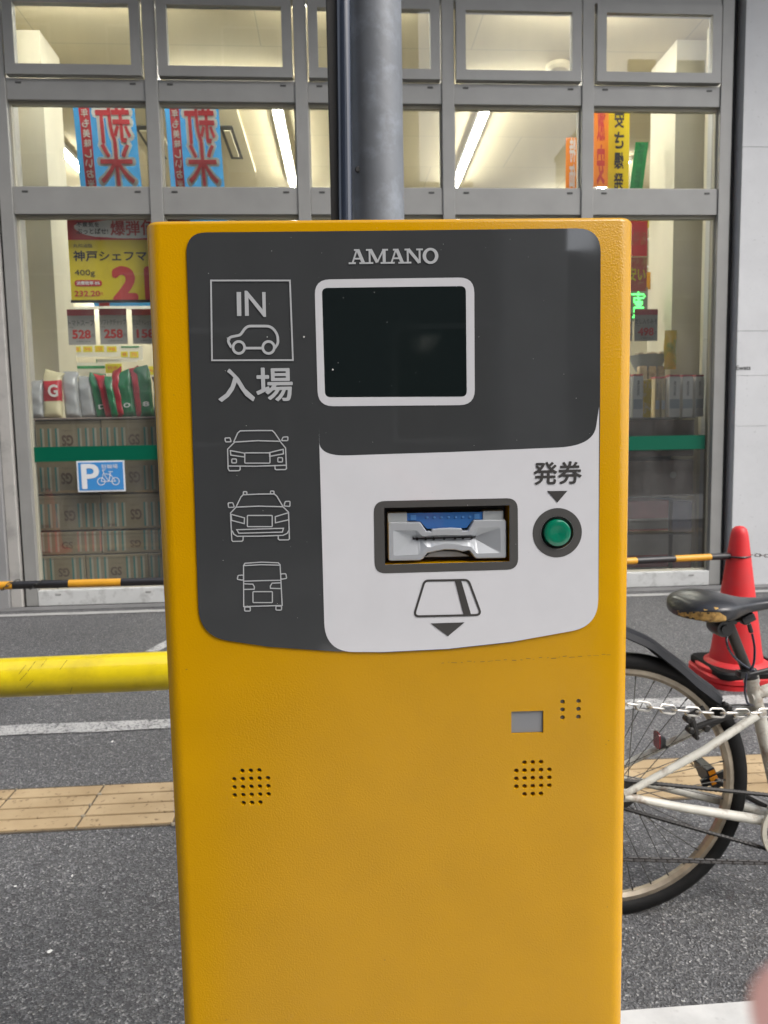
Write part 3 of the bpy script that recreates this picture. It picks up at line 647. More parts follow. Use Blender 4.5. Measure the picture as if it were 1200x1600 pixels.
# concrete island under the machine; its far edge shows at lower right
isl = MB(); isl.add([(-.335, -3, .03), (9, -3, .03), (9, 1.452, .03), (.3, 1.392, .03), (-.335, 1.36, .03)], [(0, 1, 2, 3, 4)])
isl.add([(-.335, -3, 0), (-.335, -3, .03), (-.335, 1.36, .03), (-.335, 1.36, 0)], [(0, 1, 2, 3)])
isl.add([(-.335, 1.36, 0), (-.335, 1.36, .03), (.3, 1.392, .03), (9, 1.452, .03), (9, 1.452, 0), (.3, 1.392, 0)], [(0, 1, 2, 5), (5, 2, 3, 4)])
tag(isl.build('painted_island', ISL), kind='structure')
# tactile guide strip, four raised bars, 300 mm slabs
tb = MB(); tb.box(-9, 9, 2.305, 2.62, -.01, .003)
tag(tb.build('tactile_paving_bed', TGROOVE), kind='structure')
tt = MB(); rnd = random.Random(5); PT = .31
for i in range(-29, 29):
    x0 = i*PT+.06; y0 = 2.308; n = 4; bw = .3/n
    for k in range(n):
        dz = rnd.uniform(-.0007, .0007); e = .004
        tt.box(x0+e, x0+PT-e, y0+k*bw+.005, y0+(k+1)*bw-.005, -.002, .009+dz, .0025)
tag(tt.build('tactile_paving', TILE), kind='structure')
# worn crossing dots at the joints
dts = MB(); rnd = random.Random(9)
for i in range(-12, 14):
    for k in range(5):
        x = i*PT+.06+rnd.uniform(-.012, .012); y = 2.308+k*.075+rnd.uniform(-.006, .006); r = rnd.uniform(.004, .009)
        dts.lathe([(r, .004), (r*.9, .0102), (r*.4, .0115)], (x, y, 0), 7)
tag(dts.build('joint_mortar', mat('joint_mortar', (.30, .26, .19), rough=.9, var=.3, vs_=60)), kind='structure')
# small pale stones and litter flecks
chips = MB(); rnd = random.Random(12)
for i in range(170):
    x = rnd.uniform(-2.6, 2.6); y = rnd.uniform(1.5, 5.3); s = rnd.uniform(.0015, .0045)
    if 2.28 < y < 2.64: continue
    vs = [(x+s*math.cos(a)*rnd.uniform(.5, 1), y+s*math.sin(a)*rnd.uniform(.5, 1), .001) for a in (0, 1.3, 2.5, 3.8, 5)]
    chips.add(vs+[(x, y, .001+s*.8)], [(j, (j+1) % 5, 5) for j in range(5)])
tag(chips.build('stone_chips', mat('stone_chips', (.38, .38, .36), rough=.7)), kind='stuff')
for (px, py, sz) in ((78, 1490, .007), (175, 1161, .007), (113, 1371, .004), (24, 1388, .004)):
    q = G(px, py)
    lm = MB(); rnd = random.Random(px)
    vs = [(q.x+sz*math.cos(a)*rnd.uniform(.5, 1.2), q.y+sz*1.6*math.sin(a)*rnd.uniform(.5, 1.2), .004+rnd.uniform(0, .004)) for a in (0, 1, 2, 3, 4, 5.2)]
    lm.add(vs+[(q.x, q.y, .009)], [(j, (j+1) % 6, 6) for j in range(6)])
    tag(lm.build('litter_scrap', WHITEP, loc=(q.x, q.y, 0)), {78: 'largest white scrap lying on the near asphalt at lower left', 175: 'small white scrap on asphalt between the white line and the tan paving', 113: 'tiny pale scrap just below the tan paving, nearer the machine', 24: 'tiny pale scrap just below the tan paving near the left picture edge'}[px], 'litter', 'white scraps on the asphalt')

# ------------------------------------------------------------------ steel pole with cable cover
pl_ = thing('steel_pole', 'thick grey galvanised steel pole standing behind the yellow machine', 'pole', (.12, 1.93, 0))
PR = .0665; cxp, cyp = .122, 1.92
MB().tube([(cxp-.001, cyp, 0), (cxp, cyp, 6.2)], PR, 40).build('pole', GALV, pl_)
MB().lathe([(.14, 0), (.14, .02), (.09, .03), (.07, .06)], (cxp, cyp, 0), 32).build('base_flange', GALV, pl_)
MB().lathe([(.0075, 0), (.0075, -.004), (.005, -.006)], (cxp-.052, cyp-PR*.62, 1.90), 16, 'y').build('bolt', mat('dark_bolt', (.03, .03, .03), rough=.6), pl_)
cv = MB(); q0 = P(543, 0, 1.84); q1 = P(541, 336, 1.84)
cv.tube([(q1.x-.006, 1.84, .05), (q1.x-.002, 1.84, q1.z), (q0.x-.010, 1.84, q0.z), (q0.x-.02, 1.84, 6.1)], .017, 24)
cv.build('cable_conduit', mat('navy_gloss_conduit', (.028, .036, .055), rough=.18, coat=.6), pl_)
fl = MB(); fl.box(.001, .030, 1.845, 1.875, .05, 6.1, .003)
fl.build('cable_cover', mat('dark_brown_cover', (.035, .033, .03), rough=.4, coat=.2), pl_)
for z in (.6, 1.62, 3.1, 4.6):
    st = MB(); st.torus((cxp, cyp, z), PR+.001, .0035, 'z', 40, 6); st.build('strap_band', SIL, pl_)

# ------------------------------------------------------------------ yellow pipe barrier
gr_ = thing('pipe_barrier', 'bright yellow painted steel pipe barrier running in from the left', 'barrier', (-.9, 1.45, 0))
a = Vector((-.0, 1.468, .778)); a0 = Vector((-1.75, 1.432, .778)); r_ = .0385
pts = []
def arc(c, v0, v1, rad, n=8): return [c + v0*rad*math.cos(t) + v1*rad*math.sin(t) for t in [math.pi/2*k/n for k in range(n+1)]]
Zv = Vector((0, 0, 1)); Xv = Vector((1, .02, 0))
pts = [Vector((a0.x-.12, a0.y, 0))] + arc(Vector((a0.x+.0, a0.y, a0.z-.12)), -Xv, Zv, .12) + arc(Vector((a.x-.12, a.y, a.z-.12)), Zv, Xv, .12) + [Vector((a.x, a.y, 0))]
MB().tube(pts, r_, 32).build('pipe_frame', PIPEY, gr_)
for x, y in ((a0.x-.12, a0.y), (a.x, a.y)): MB().lathe([(.075, 0), (.075, .008), (.045, .012)], (x, y, 0), 28).build('ground_flange', PIPEY, gr_)
scx_ = MB(); rnd = random.Random(4)
for px, py, L in ((22, 1062, 14), (30, 1050, 12), (42, 1040, 9), (60, 1036, 8), (108, 1034, 8), (75, 1072, 7), (85, 1030, 5)):
    p0 = G(px, py, .80); dxx = L/1141*1.5
    yy = a0.y+(p0.x-a0.x)*.02; zz = P(px, py, yy).z; zr = max(-.036, min(.036, zz-.778)); 
    def on(x, z): zr = max(-.0375, min(.0375, z-.778)); return (x, a0.y+(x-a0.x)*.0205-math.sqrt(max(r_**2-zr*zr, 0))-.0004, .778+zr)
    q1, q2 = on(p0.x, zz-.006), on(p0.x+dxx*.8, zz+.008)
    scx_.tube([q1, q2], .00038, 5)
scx_.build('scratch', mat('dark_scratch', (.12, .09, .02), rough=.8), gr_)['kind'] = 'stuff'

# ------------------------------------------------------------------ cones and striped bars
def cone():
    t = thing('traffic_cone', 'red traffic cone with a bar hooked over its top, beside the concrete wall', 'traffic cone', (0, 0, 0), group='red traffic cones')
    b = MB(); b.lathe([(.160, .050), (.150, .065), (.125, .078), (.1245, .085), (.118, .12), (.0475, .66), (.042, .70), (.039, .715), (.033, .735), (.02, .747), (.006, .75)], (0, 0, 0), 40, caps=False)
    b.loft([[(x*s, y*s, z) for x, y in rrect(-.195, -.195, .195, .195, .12, 8)] for s, z in ((1, 0), (1, .022), (.95, .028))])
    b.lathe([(.19, .02), (.19, .045), (.180, .052), (.150, .054)], (0, 0, 0), 40, caps=False)
    b.build('cone_body', CONE, t, local=True); return t
c0 = cone(); CQ = (1.995, 3.49)
c0.location = (*CQ, 0)
WGT = MB(); WGT.loft([[(x*s, y*s, z) for x, y in rrect(-.180, -.180, .180, .180, .05, 6)] for s, z in ((.98, .0), (1, .008), (1, .03), (.96, .04))] + [[(x*s, y*s, z) for x, y in rrect(-.165, -.165, .165, .165, .16, 6)] for s, z in ((1, .04), (1, .0))], False, False, True)
c0.location.z = .03
wt = WGT.build('cone_weight', BLKR); tag(wt, 'black square rubber weight ring around the foot of the red cone', 'cone weight', 'cone weights'); wt.location = (CQ[0]+.01, CQ[1]-.01, .052)
stc = copy_tree(c0); stc['label'] = 'second red cone base showing under the weight ring, stacked below the cone'
bpy.data.objects.remove([o for o in COL.objects if o.parent == stc][0]); 
bb = MB(); bb.loft([[(x*s, y*s, z) for x, y in rrect(-.188, -.188, .188, .188, .1, 8)] for s, z in ((1, 0), (1, .022), (.95, .028))]); bb.lathe([(.19, .02), (.185, .03), (.15, .032)], (0, 0, 0), 40, caps=False)
bb.lathe([(.125, .03), (.118, .10), (.0485, .64), (.045, .70)], (0, 0, 0), 32, caps=False)
bb.build('cone_body', CONE, stc, local=True); stc.location = (CQ[0], CQ[1], 0)
c2 = copy_tree(c0); c2.location = (-3.35, 2.92, 0); c2['label'] = 'red traffic cone holding the far left end of the striped bar, outside the picture'
c3 = copy_tree(c0); c3.location = (-.08, 3.12, 0); c3['label'] = 'red traffic cone hidden behind the yellow machine between the two striped bars'
def bar(A0, A1, label, offs, m0):
    A0, A1 = Vector(A0), Vector(A1); L = (A1-A0).length; d = (A1-A0)/L
    t = thing('barrier_bar', label, 'barrier bar', (A0+A1)/2, group='striped barrier bars')
    by, bk = MB(), MB(); s = offs; k = m0; r = .0165
    s0 = 0
    while s0 < L-1e-4:
        s1 = min(L, s); nb_ = MB(); nb_.tube([A0+d*s0, A0+d*s1], r if k % 2 == 0 else r*1.01, 16); nb_.build('orange_band' if k % 2 else 'black_band', BARY if k % 2 else BARB, t); s0 = s1; s += .205 if k % 2 == 0 else .215; k += 1
    for Q, sg in ((A0, -1), (A1, 1)):
        rg = MB(); c = Q+d*sg*.052; rg.torus((c.x, c.y, c.z), .0585, .0045, 'z', 32, 8); rg.build('end_ring', BARB, t)
    return t
zb = .688; cr0 = Vector((CQ[0], CQ[1], 0))
zR = P(1150, 868, CQ[1]).z
e1 = Vector((CQ[0]-.058, CQ[1]-.01, zR)); q = P(978, 877, 3.36); far = e1+(q-e1).normalized()*1.95
bar(far, e1, 'black and orange striped bar hooked to the red cone at right', .16, 1)
ql, qr = P(0, 915, 3.0), P(258, 908, 3.05); d_ = (qr-ql).normalized()
q93, q146 = P(93, 913, 3.02), P(20, 914, 3.0)
s_edge = (q146-ql).dot(d_)
st_ = ql-d_*(.61-s_edge+.61+.21*0); 
bar(ql-d_*(1.9), qr+d_*.50, 'black and orange striped bar crossing in front of the left shop window', (s_edge+1.9) % .42, 1)
# thin chain wound round the left bar and one running from the cone to the right
def link_chain(name, pts, label, m, wire, ll, lw, group, asparts=True, roll0=0.):
    pts = [Vector(p) for p in pts]; seg = [(pts[i+1]-pts[i]).length for i in range(len(pts)-1)]; T_ = sum(seg); n = int(T_/ll)
    t = thing(name, label, 'chain', pts[0], group=group)
    proto = None; one = MB()
    for k in range(n):
        s = (k+.5)*T_/n; i = 0
        while s > seg[i] and i < len(seg)-1: s -= seg[i]; i += 1
        p = pts[i].lerp(pts[i+1], s/seg[i]); d = (pts[i+1]-pts[i]).normalized()
        up = Vector((0, 0, 1)); sd_ = d.cross(up).normalized(); up = sd_.cross(d)
        ang = (math.pi/2 if k % 2 else 0)+roll0+random.Random(k).uniform(-.1, .1)
        e2 = sd_*math.cos(ang)+up*math.sin(ang); e3 = d.cross(e2)
        M = Matrix((d, e2, e3)).transposed().to_4x4(); M.translation = p
        Lh, rw = (ll+2*wire*1.0)/2-lw/2+wire*.3, lw/2-wire/2
        oval = [Vector((math.copysign(Lh, math.cos(a))*(1 if abs(math.cos(a)) > 1e-6 else 0)+rw*math.cos(a), rw*math.sin(a), 0)) for a in [2*math.pi*(j+.5)/20 for j in range(20)]]
        if asparts:
            if proto is None:
                b = MB(); b.tube(oval, wire/2, 8, closed=True); proto = b.build('link', m, t, local=True); lk = proto
            else: lk = proto.copy(); COL.objects.link(lk); lk.parent = t
            M.translation = p-pts[0]; lk.matrix_basis = M
        else:
            b = MB(); b.tube([M @ v for v in oval], wire/2, 6, closed=True); one.add(b.v, b.f, True)
    if not asparts: one.build('links', m, t)
    return t
def sag(a, b, dz, n=14):
    a, b = Vector(a), Vector(b); return [a.lerp(b, k/n)-Vector((0, 0, dz*4*(k/n)*(1-k/n))) for k in range(n+1)]
pa = P(976, 1099, 1.08); pm_ = P(1200, 1114, 1.10)
link_chain('steel_chain', [Vector((.20, 1.0, pa.z+.045))]+[pa.lerp(pm_, k/8)-Vector((0, 0, .006*math.sin(math.pi*k/8))) for k in range(9)]+[Vector((.95, 1.12, pm_.z-.008)), Vector((1.35, 1.14, pm_.z+.03))],
           'shiny steel link chain crossing in front of the bicycle wheel', CHR, .0034, .0212, .0165, None, roll0=.33)
pa = P(974, 1342, 1.1); pm_ = P(1200, 1348, 1.12)
link_chain('black_chain', [Vector((.2, 1.05, pa.z+.015)), pa, pm_, Vector((1.35, 1.16, pm_.z+.006))], 'thin black chain stretched low in front of the bicycle tyre', mat('black_chain_metal', (.02, .018, .017), rough=.6), .0044, .0098, .0095, None, asparts=False)
chp = MB()
link_chain('barrier_chain', [Vector((CQ[0]+.05, CQ[1]-.02, zR+.005)), Vector((CQ[0]+.25, CQ[1]-.02, zR-.012)), Vector((CQ[0]+.6, CQ[1]-.02, zR-.01)), Vector((CQ[0]+1.2, CQ[1], zR+.0))], 'thin grey chain running right from the top of the red cone', mat('weathered_chain', (.12, .12, .11), rough=.5, metal=.5), .0045, .024, .018, None, asparts=False)
hel = [ql-d_*.4+d_*(.62*k/40)+Vector((0, -.022*math.cos(k*.9), .016*math.sin(k*.9)+.004-.004*(k/40))) for k in range(41)]
link_chain('wound_chain', hel, 'thin dark chain wound loosely round the striped bar at left', mat('dark_chain', (.05, .05, .045), rough=.5, metal=.4), .003, .018, .012, None, asparts=False)

# ------------------------------------------------------------------ shop front
YW = 5.75
sb = thing('shop_building', 'shop front of tall aluminium framed windows between concrete walls, seen behind the machine', 'shop', (.35, YW, 0))
MU_ = [-2.385, -1.295, -.195, .91, 1.99, 3.085]; MH = .047
Z = dict(sill=.125, t1a=2.958, t1b=3.155, t2a=3.768, t2b=3.918, top=4.50)
for x in MU_:
    fr = MB(); fr.box(x-MH, x+MH, YW-.0, YW+.13, 0.005 if x in (MU_[0], MU_[-1]) else .12, 5.2, .004); fr.build('window_mullion', ALU, sb)
tr_ = MB()
for a, b_ in zip(MU_[:-1], MU_[1:]):
    for z0, z1 in ((Z['t1a'], Z['t1b']), (Z['t2a'], Z['t2b']), (4.505, 4.75)):
        tr_ = MB(); tr_.box(a+MH+.001, b_-MH-.001, YW+.012, YW+.12, z0, z1, .003); tr_.build('window_transom', ALU, sb)
for a, b_ in zip(MU_[:-1], MU_[1:]):
    for z0, z1 in ((Z['t1b'], Z['t2a']), (Z['sill'], Z['t1a'])):
        x0, x1 = a+MH, b_-MH; e = .022; bd = MB()
        bd.box(x0, x1, YW+.045, YW+.085, z1-e, z1); bd.box(x0, x1, YW+.045, YW+.085, z0, z0+e*.6)
        bd.box(x0, x0+e*.6, YW+.046, YW+.084, z0+e*.6, z1-e); bd.box(x1-e*.6, x1, YW+.046, YW+.084, z0+e*.6, z1-e)
        bd.build('glazing_bead', mat('cream_glazing_bead', (.42, .40, .32), rough=.5), sb)
for a, b_ in zip(MU_[:-1], MU_[1:]): sl2 = MB(); sl2.box(a+MH+.001 if a != MU_[0] else a-MH+.094, b_-MH-.001, YW-.004, YW+.13, .004, Z['sill'], .004); sl2.build('window_sill', SILLM, sb)
for a, b_ in zip(MU_[:-1], MU_[1:]):
    for z in (Z['t1b']-.035, Z['t2b']-.032):
        for x in (a+.135, b_-.135):
            cp = MB().box(x-.022, x+.022, YW+.0085, YW+.0125, z-.007, z+.007, .002); cp.build('drain_cap', mat('dark_cap', (.06, .06, .058), rough=.6), sb)
    for x in ((a+.20), (b_-.2)):
        MB().box(x-.022, x+.022, YW-.007, YW-.003, .085, .10, .002).build('drain_cap', mat('grey_cap', (.3, .3, .29), rough=.6), sb)
for i, (a, b_) in enumerate(zip(MU_[:-1], MU_[1:])):
    x0, x1 = a+MH, b_-MH
    for z0, z1 in ((Z['sill'], Z['t1a']), (Z['t1b'], Z['t2a'])):
        MB().add([(x0, YW+.065, z0), (x1, YW+.065, z0), (x1, YW+.065, z1), (x0, YW+.065, z1)], [(0, 1, 2, 3)]).build('window_pane', GLASS, sb)
    # hinged vent sash above, standing a little open at the foot
    sx_0, sx_1 = x0+.014, x1-.014; z0, z1 = Z['t2b']+.014, 4.50; w_ = .072
    s_ = MB(); yo = -.02
    s_.loft([[(sx_0, YW+yo, z0), (sx_1, YW+yo, z0), (sx_1, YW+yo+.002, z1), (sx_0, YW+yo+.002, z1)], [(sx_0+w_, YW+yo, z0+w_), (sx_1-w_, YW+yo, z0+w_), (sx_1-w_, YW+yo+.002, z1-w_), (sx_0+w_, YW+yo+.002, z1-w_)],
             [(sx_0+w_, YW+yo+.06, z0+w_), (sx_1-w_, YW+yo+.06, z0+w_), (sx_1-w_, YW+yo+.06, z1-w_), (sx_0+w_, YW+yo+.06, z1-w_)], [(sx_0, YW+yo+.06, z0), (sx_1, YW+yo+.06, z0), (sx_1, YW+yo+.06, z1), (sx_0, YW+yo+.06, z1)]], False, False, False, True)
    so2 = s_.build('vent_sash', ALU, sb)
    zz = z0+w_; MB().add([(sx_0+w_, YW+.0, zz), (sx_1-w_, YW+.0, zz), (sx_1-w_, YW+.0, z1-w_), (sx_0+w_, YW+.0, z1-w_)], [(0, 1, 2, 3)]).build('pane', GLASS, so2)
# gaps and walls
gp = MB(); gp.box(MU_[0]-MH-.018, MU_[0]-MH, YW+.03, YW+.2, 0, 5.2); gp.box(MU_[-1]+MH, MU_[-1]+MH+.05, YW+.05, YW+.2, 0, 5.2)
for a, b_ in zip(MU_[:-1], MU_[1:]): gp.box(a+MH, b_-MH, YW+.07, YW+.1, Z['t2b'], Z['t2b']+.02)
gp.build('shadow_gap', ALUD, sb)
wr = MB(); xr = MU_[-1]+MH+.062
zs = [0, 1.30, 1.70, 2.05, 3.45, 4.9, 6.5, 8.6]
for z0, z1 in zip(zs[:-1], zs[1:]):
    wr.box(xr, xr+1.6, YW-.05, YW+.5, z0+.0012, z1-.0012, .0015); wr.box(xr+1.606, xr+7, YW-.05, YW+.5, z0+.0012, z1-.0012, .0015)
wr.box(xr+.004, xr+7, YW-.044, YW+.4, 0, 8.5)
wr.build('right_wall', CONC, sb)
wl = MB(); xl = MU_[0]-MH-.02
wl.box(xl-.085, xl, YW-.02, YW+.5, 0, 9, .006); wl.build('wall_edge_strip', mat('pale_strip', (.40, .39, .37), rough=.6, dirt=(.2, .2, .19), dirt_scale=6, dirt_amt=.5), sb)
wl = MB(); 
for z0, z1 in ((0, 1.92), (1.926, 3.9), (3.906, 8.6)): wl.box(xl-6, xl-.087, YW-.05, YW+.5, z0, z1, .004)
wl.build('left_wall', CONCP, sb)
MB().box(xl+.001, xr-.001, YW-.0, YW+.4, 5.2, 8.6, .0).build('upper_wall', CONCP, sb)
gw = MB(); q = P(1150, 578, YW-.052); q2 = P(1173, 571, YW-.052)
textmb('Ewats', (q.x, q.z, q2.x, q2.z), YW-.0525, mb=gw, bold=.01); gw.build('scribbled_writing', INKB, sb)
cn = MB(); cn.box(xl-6, xr+7, YW-.95, YW-.06, 5.25, 5.6, .01); cn.build('canopy', CONCD, sb)  # canopy above the view, its depth set to shade the upper front
# room
IY0, IY1, CZ = YW+.14, 17.5, 4.62
rm = MB(); rm.add([(-7, IY0, .004), (9, IY0, .004), (9, IY1, .004), (-7, IY1, .004)], [(0, 1, 2, 3)]); rm.build('shop_floor', mat('shop_floor_vinyl', (.35, .33, .29), rough=.35), sb)
rm = MB(); rm.add([(-7, YW+.12, CZ), (9, YW+.12, CZ), (9, IY1, CZ), (-7, IY1, CZ)], [(0, 1, 2, 3)])
ce = rm.build('ceiling', CEIL, sb)
rm = MB(); rm.box(-7.1, -7, YW+.4, IY1, 0, 5.2); rm.box(9, 9.1, YW+.4, IY1, 0, 5.2); rm.box(-7, 9, IY1, IY1+.1, 0, 5.2)
rm.box(-7, MU_[0]-.13, YW+.5, YW+.55, 0, 5.2); rm.box(xr, 9, YW+.5, YW+.55, 0, 5.2); rm.box(-7, 9, YW+.12, IY1, CZ+.03, CZ+.1)
rm.build('inner_wall', CREAM, sb)
rm = MB(); rm.box(-2.9, -2.33, 6.46, 6.9, 0, CZ-.003, .004); rm.build('inner_column', CREAM, sb)
rm = MB(); rm.box(3.0, 3.9, 6.44, 6.95, 0, CZ-.003, .004); rm.build('inner_column', CREAM, sb)

# ceiling lamps
def lamp(p0, p1, label, r=.028):
    p0, p1 = Vector(p0), Vector(p1); c = (p0+p1)/2
    t = thing('ceiling_light', label, 'ceiling light', c, group='fluorescent tubes on the shop ceiling')
    d = (p1-p0).normalized(); sdv = Vector((-d.y, d.x, 0))
    ho = MB(); V = [p0+sdv*s*.055+Vector((0, 0, z)) for s in (-1, 1) for z in (.055, .0)]; V += [p1+sdv*s*.055+Vector((0, 0, z)) for s in (-1, 1) for z in (.055, .0)]
    ho.add(V, [(0, 1, 3, 2), (4, 5, 7, 6), (0, 1, 5, 4), (2, 3, 7, 6), (1, 3, 7, 5), (0, 2, 6, 4)]); ho.build('housing', mat('lamp_housing', (.7, .69, .64), rough=.4), t)
    MB().tube([p0-Vector((0, 0, .022)), p1-Vector((0, 0, .022))], r, 12).build('tube', TUBE, t); return t
zt = CZ-.06
LT = [((458, 288), (432, 165), 'long glowing tube right of the blue banners, left of the grey pole'), ((711, 290), (760, 168), 'long glowing tube on the ceiling right of the grey pole')]
for a_, b_, lb in LT: lamp(G(*a_, zt), G(*b_, zt), lb)
far = [(-6.2, 13.2, 'glowing tube end seen left of the yellow price poster'), (-5.4, 16.2, 'small glowing tube left of the 528 price card'), (-3.9, 16.6, 'small glowing tube between the 528 and 258 price cards'),
       (3.6, 9.0, 'glowing tube deep inside at right, upper one by the cream column'), (4.8, 12.0, 'glowing tube deep inside at right, middle one by the cream column'), (5.6, 14.6, 'glowing tube deep inside at right, lowest one by the cream column'), (-.4, 12.2, 'glowing tube added unseen behind the machine and pole'), (-3.0, 8.6, 'tube added to light the left of the shop, above the flour bags'), (.9, 15.2, 'tube added to light the back of the shop')]  # last three tubes are added to light the room evenly
for x, y, lb in far: lamp((x, y, zt), (x+.02, y+1.2, zt), lb)
for i, (x, y) in enumerate(((-3.6, 7.3), (-.9, 7.3), (1.9, 7.3), (4.6, 7.3), (-3.6, 10.5), (-.2, 10.5), (3.4, 10.5), (-1.75, 5.89), (.1, 5.89), (1.95, 5.89))):  # unseen tubes added behind transoms and glass to brighten the interior
    lamp((x-.6, y, CZ-.057), (x+.6, y, CZ-.057), f'unseen tube added to light the shop, parallel to the front, {["first", "second", "third", "fourth"][i % 4 if i < 4 else (i-4) % 3]} of the row {"behind the upper transom" if i < 4 else "behind the lower transom" if i < 7 else "right behind the glass"}', r=.02 if i > 6 else .028)
# ceiling air units, smoke detector
def airunit(px, py, label):
    q = G(px, py, CZ-.004); t = thing('air_outlet', label, 'air outlet', (q.x, q.y, CZ), group='ceiling air outlets')
    b = MB(); b.box(q.x-.17, q.x+.17, q.y-.9, q.y+.9, CZ-.04, CZ-.002, .01); b.build('panel', mat('cream_metal_panel', (.62, .56, .38), rough=.5), t)
    MB().box(q.x-.07, q.x+.07, q.y-.45, q.y+.45, CZ-.048, CZ-.041, .0).build('grille', mat('dark_grille', (.05, .05, .045), rough=.6), t)
    MB().box(q.x-.035, q.x+.035, q.y-.36, q.y+.36, CZ-.060, CZ-.049, .004).build('flap', mat('cream_metal_panel', (.62, .56, .38)), t)
airunit(362, 218, 'square cream ceiling air outlet right of the second blue banner'); airunit(236, 218, 'square cream ceiling air outlet half hidden between the two blue banners')
q = G(872, 102, CZ); t = thing('smoke_detector', 'round cream detector on the ceiling behind the upper window right of the pole', 'smoke detector', (q.x, q.y, CZ))
MB().lathe([(.11, 0), (.11, -.03), (.085, -.055), (.04, -.06), (.0, -.06)], (q.x, q.y, CZ), 28).build('detector_body', mat('cream_metal_panel', (.62, .56, .38)), t)

# ---- hanging banners (seen from behind, so their writing is mirrored)
def banner(xl_, xr_, skew, label):
    yb = 6.12; zt_, zb_ = 4.05, 2.35
    t = thing('hanging_banner', label, 'banner', ((xl_+xr_)/2, yb, zb_), group='blue banners hanging in the shop window')
    def sk(mb): 
        mb.v = [Vector((v.x+(3.45-v.z)*skew, v.y+.012*math.sin(v.z*7), v.z)) for v in mb.v]; return mb
    W_ = xr_-xl_; n = 24; b = MB(); vs = []
    for i in range(n+1):
        z = zb_+(zt_-zb_)*i/n; vs += [(xl_, yb, z), (xr_, yb, z)]
    b.add(vs, [(2*i, 2*i+1, 2*i+3, 2*i+2) for i in range(n)]); sk(b).build('cloth', BLUP, t)
    b = MB(); vs = []
    for i in range(n+1):
        z = zb_+(zt_-zb_)*i/n; vs += [(xl_+W_*.09, yb-.003, z), (xl_+W_*.265, yb-.003, z)]
    b.add(vs, [(2*i, 2*i+1, 2*i+3, 2*i+2) for i in range(n)]); sk(b).build('red_band', REDC, t)
    b = MB()
    for ch, z0, z1 in (('新', P(170, 226, yb).z, P(170, 140, yb).z), ('米', P(170, 293, yb).z, P(170, 220, yb).z)): textmb(ch, (xl_+W_*.33, z0, xr_-W_*.07, z1), yb-.006, mirror=True, bold=.055, mb=b)
    sk(b).build('white_outline', WHC, t)
    b = MB()
    for ch, z0, z1 in (('新', P(170, 224, yb).z, P(170, 142, yb).z), ('米', P(170, 291, yb).z, P(170, 222, yb).z)): textmb(ch, (xl_+W_*.36, z0, xr_-W_*.10, z1), yb-.009, mirror=True, bold=.012, mb=b)
    sk(b).build('lettering', REDC, t)
    b = MB(); zz = P(170, 153, yb).z
    for ch in '今年も美味しいお米': textmb(ch, (xl_+W_*.125, zz-.062, xl_+W_*.235, zz), yb-.006, mirror=True, bold=.02, mb=b); zz -= .078
    sk(b).build('small_lettering', WHC, t)
    MB().tube([(xl_-.03-.06, yb+.01, zt_), (xr_+.03-.06, yb+.01, zt_)], .008, 8).build('hanging_rod', WHC, t)
qa, qb = P(121, 225, 6.12), P(217, 225, 6.12); banner(qa.x, qb.x, .055, 'left blue banner with mirrored red characters hanging in the window')
qa, qb = P(263, 225, 6.12), P(347, 225, 6.12); banner(qa.x, qb.x, .045, 'right blue banner with mirrored red characters, next to the grille outlet')

# ---- price poster
YP = 5.93
ps = thing('price_poster', 'large yellow and red price poster hanging in the window at left', 'poster', (-1.55, YP, 2.3))
q0 = P(110, 469, YP); q1 = P(104, 336, YP)
px0, px1 = q1.x, q1.x+.93; pz0, pz1 = q0.z, 2.99
def PX(px, py): q = P(px, py, YP); return (q.x, q.z)
MB().box(px0, px1, YP, YP+.006, pz0, pz1).build('poster_sheet', YELP, ps)
zr = PX(110, 375)[1]
MB().box(px0+.001, px1-.001, YP-.003, YP-.001, zr, pz1-.001).build('red_header', REDP, ps)
MB().box(px0-.004, px1+.004, YP-.006, YP+.012, pz0-.02, pz0-.0005).build('bottom_rail', BLK, ps)
rnd = random.Random(2)
cl = []; 
cxs, czs = (PX(117, 345), PX(240, 372))
for k in range(36):
    a_ = 2*math.pi*k/36; cl.append(((cxs[0]+.47)+.46*math.cos(a_)*(1+.06*math.sin(5*a_))*(.94+.1*rnd.random()), (zr+pz1)/2-.005+(pz1-zr)*.42*math.copysign(abs(math.sin(a_))**.6, math.sin(a_))*(.85+.15*rnd.random())))
MB().prism(cl, YP-.0055, YP-.0035).build('burst_shape', WHITEP, ps)
b = MB()
def T_(s, a_, c_2, y=YP-.008, **k): p0, p1 = PX(*a_), PX(*c_2); return textmb(s, (p0[0], p0[1], p1[0], p1[1]), y, **k)
T_('不景気を', (120, 355), (155, 347.5), mb=b, bold=.02); T_('ぶっとばせ!', (120, 366), (169, 357.5), mb=b, bold=.02)
T_('神戸シェフマヨ', (115.5, 408), (246, 392), y=YP-.003, mb=b, bold=.025); T_('丸和油脂', (114.5, 387), (144, 381), y=YP-.003, mb=b)
T_('400g', (117, 433), (148.5, 421.5), y=YP-.003, mb=b); b.build('black_lettering', INKB, ps)
b = MB(); T_('爆弾', (174, 368), (218, 345.5), mb=b, bold=.02); T_('価', (221, 367.5), (246, 344.5), mb=b, bold=.02)
T_('21', (180, 468), (236, 419), y=YP-.003, mb=b, bold=.05); T_('5', (238, 468), (266, 419), y=YP-.003, mb=b, bold=.05)
T_('232.20', (117, 463), (156, 454.5), y=YP-.003, mb=b, bold=.02); T_('円', (157, 462), (161, 457), y=YP-.003, mb=b)
p0, p1 = PX(117, 447.5), PX(159.5, 437.5); b.prism(rrect(p0[0], p0[1], p1[0], p1[1], (p1[1]-p0[1])*.48), YP-.003, YP-.002)
b.build('red_lettering', REDP, ps)
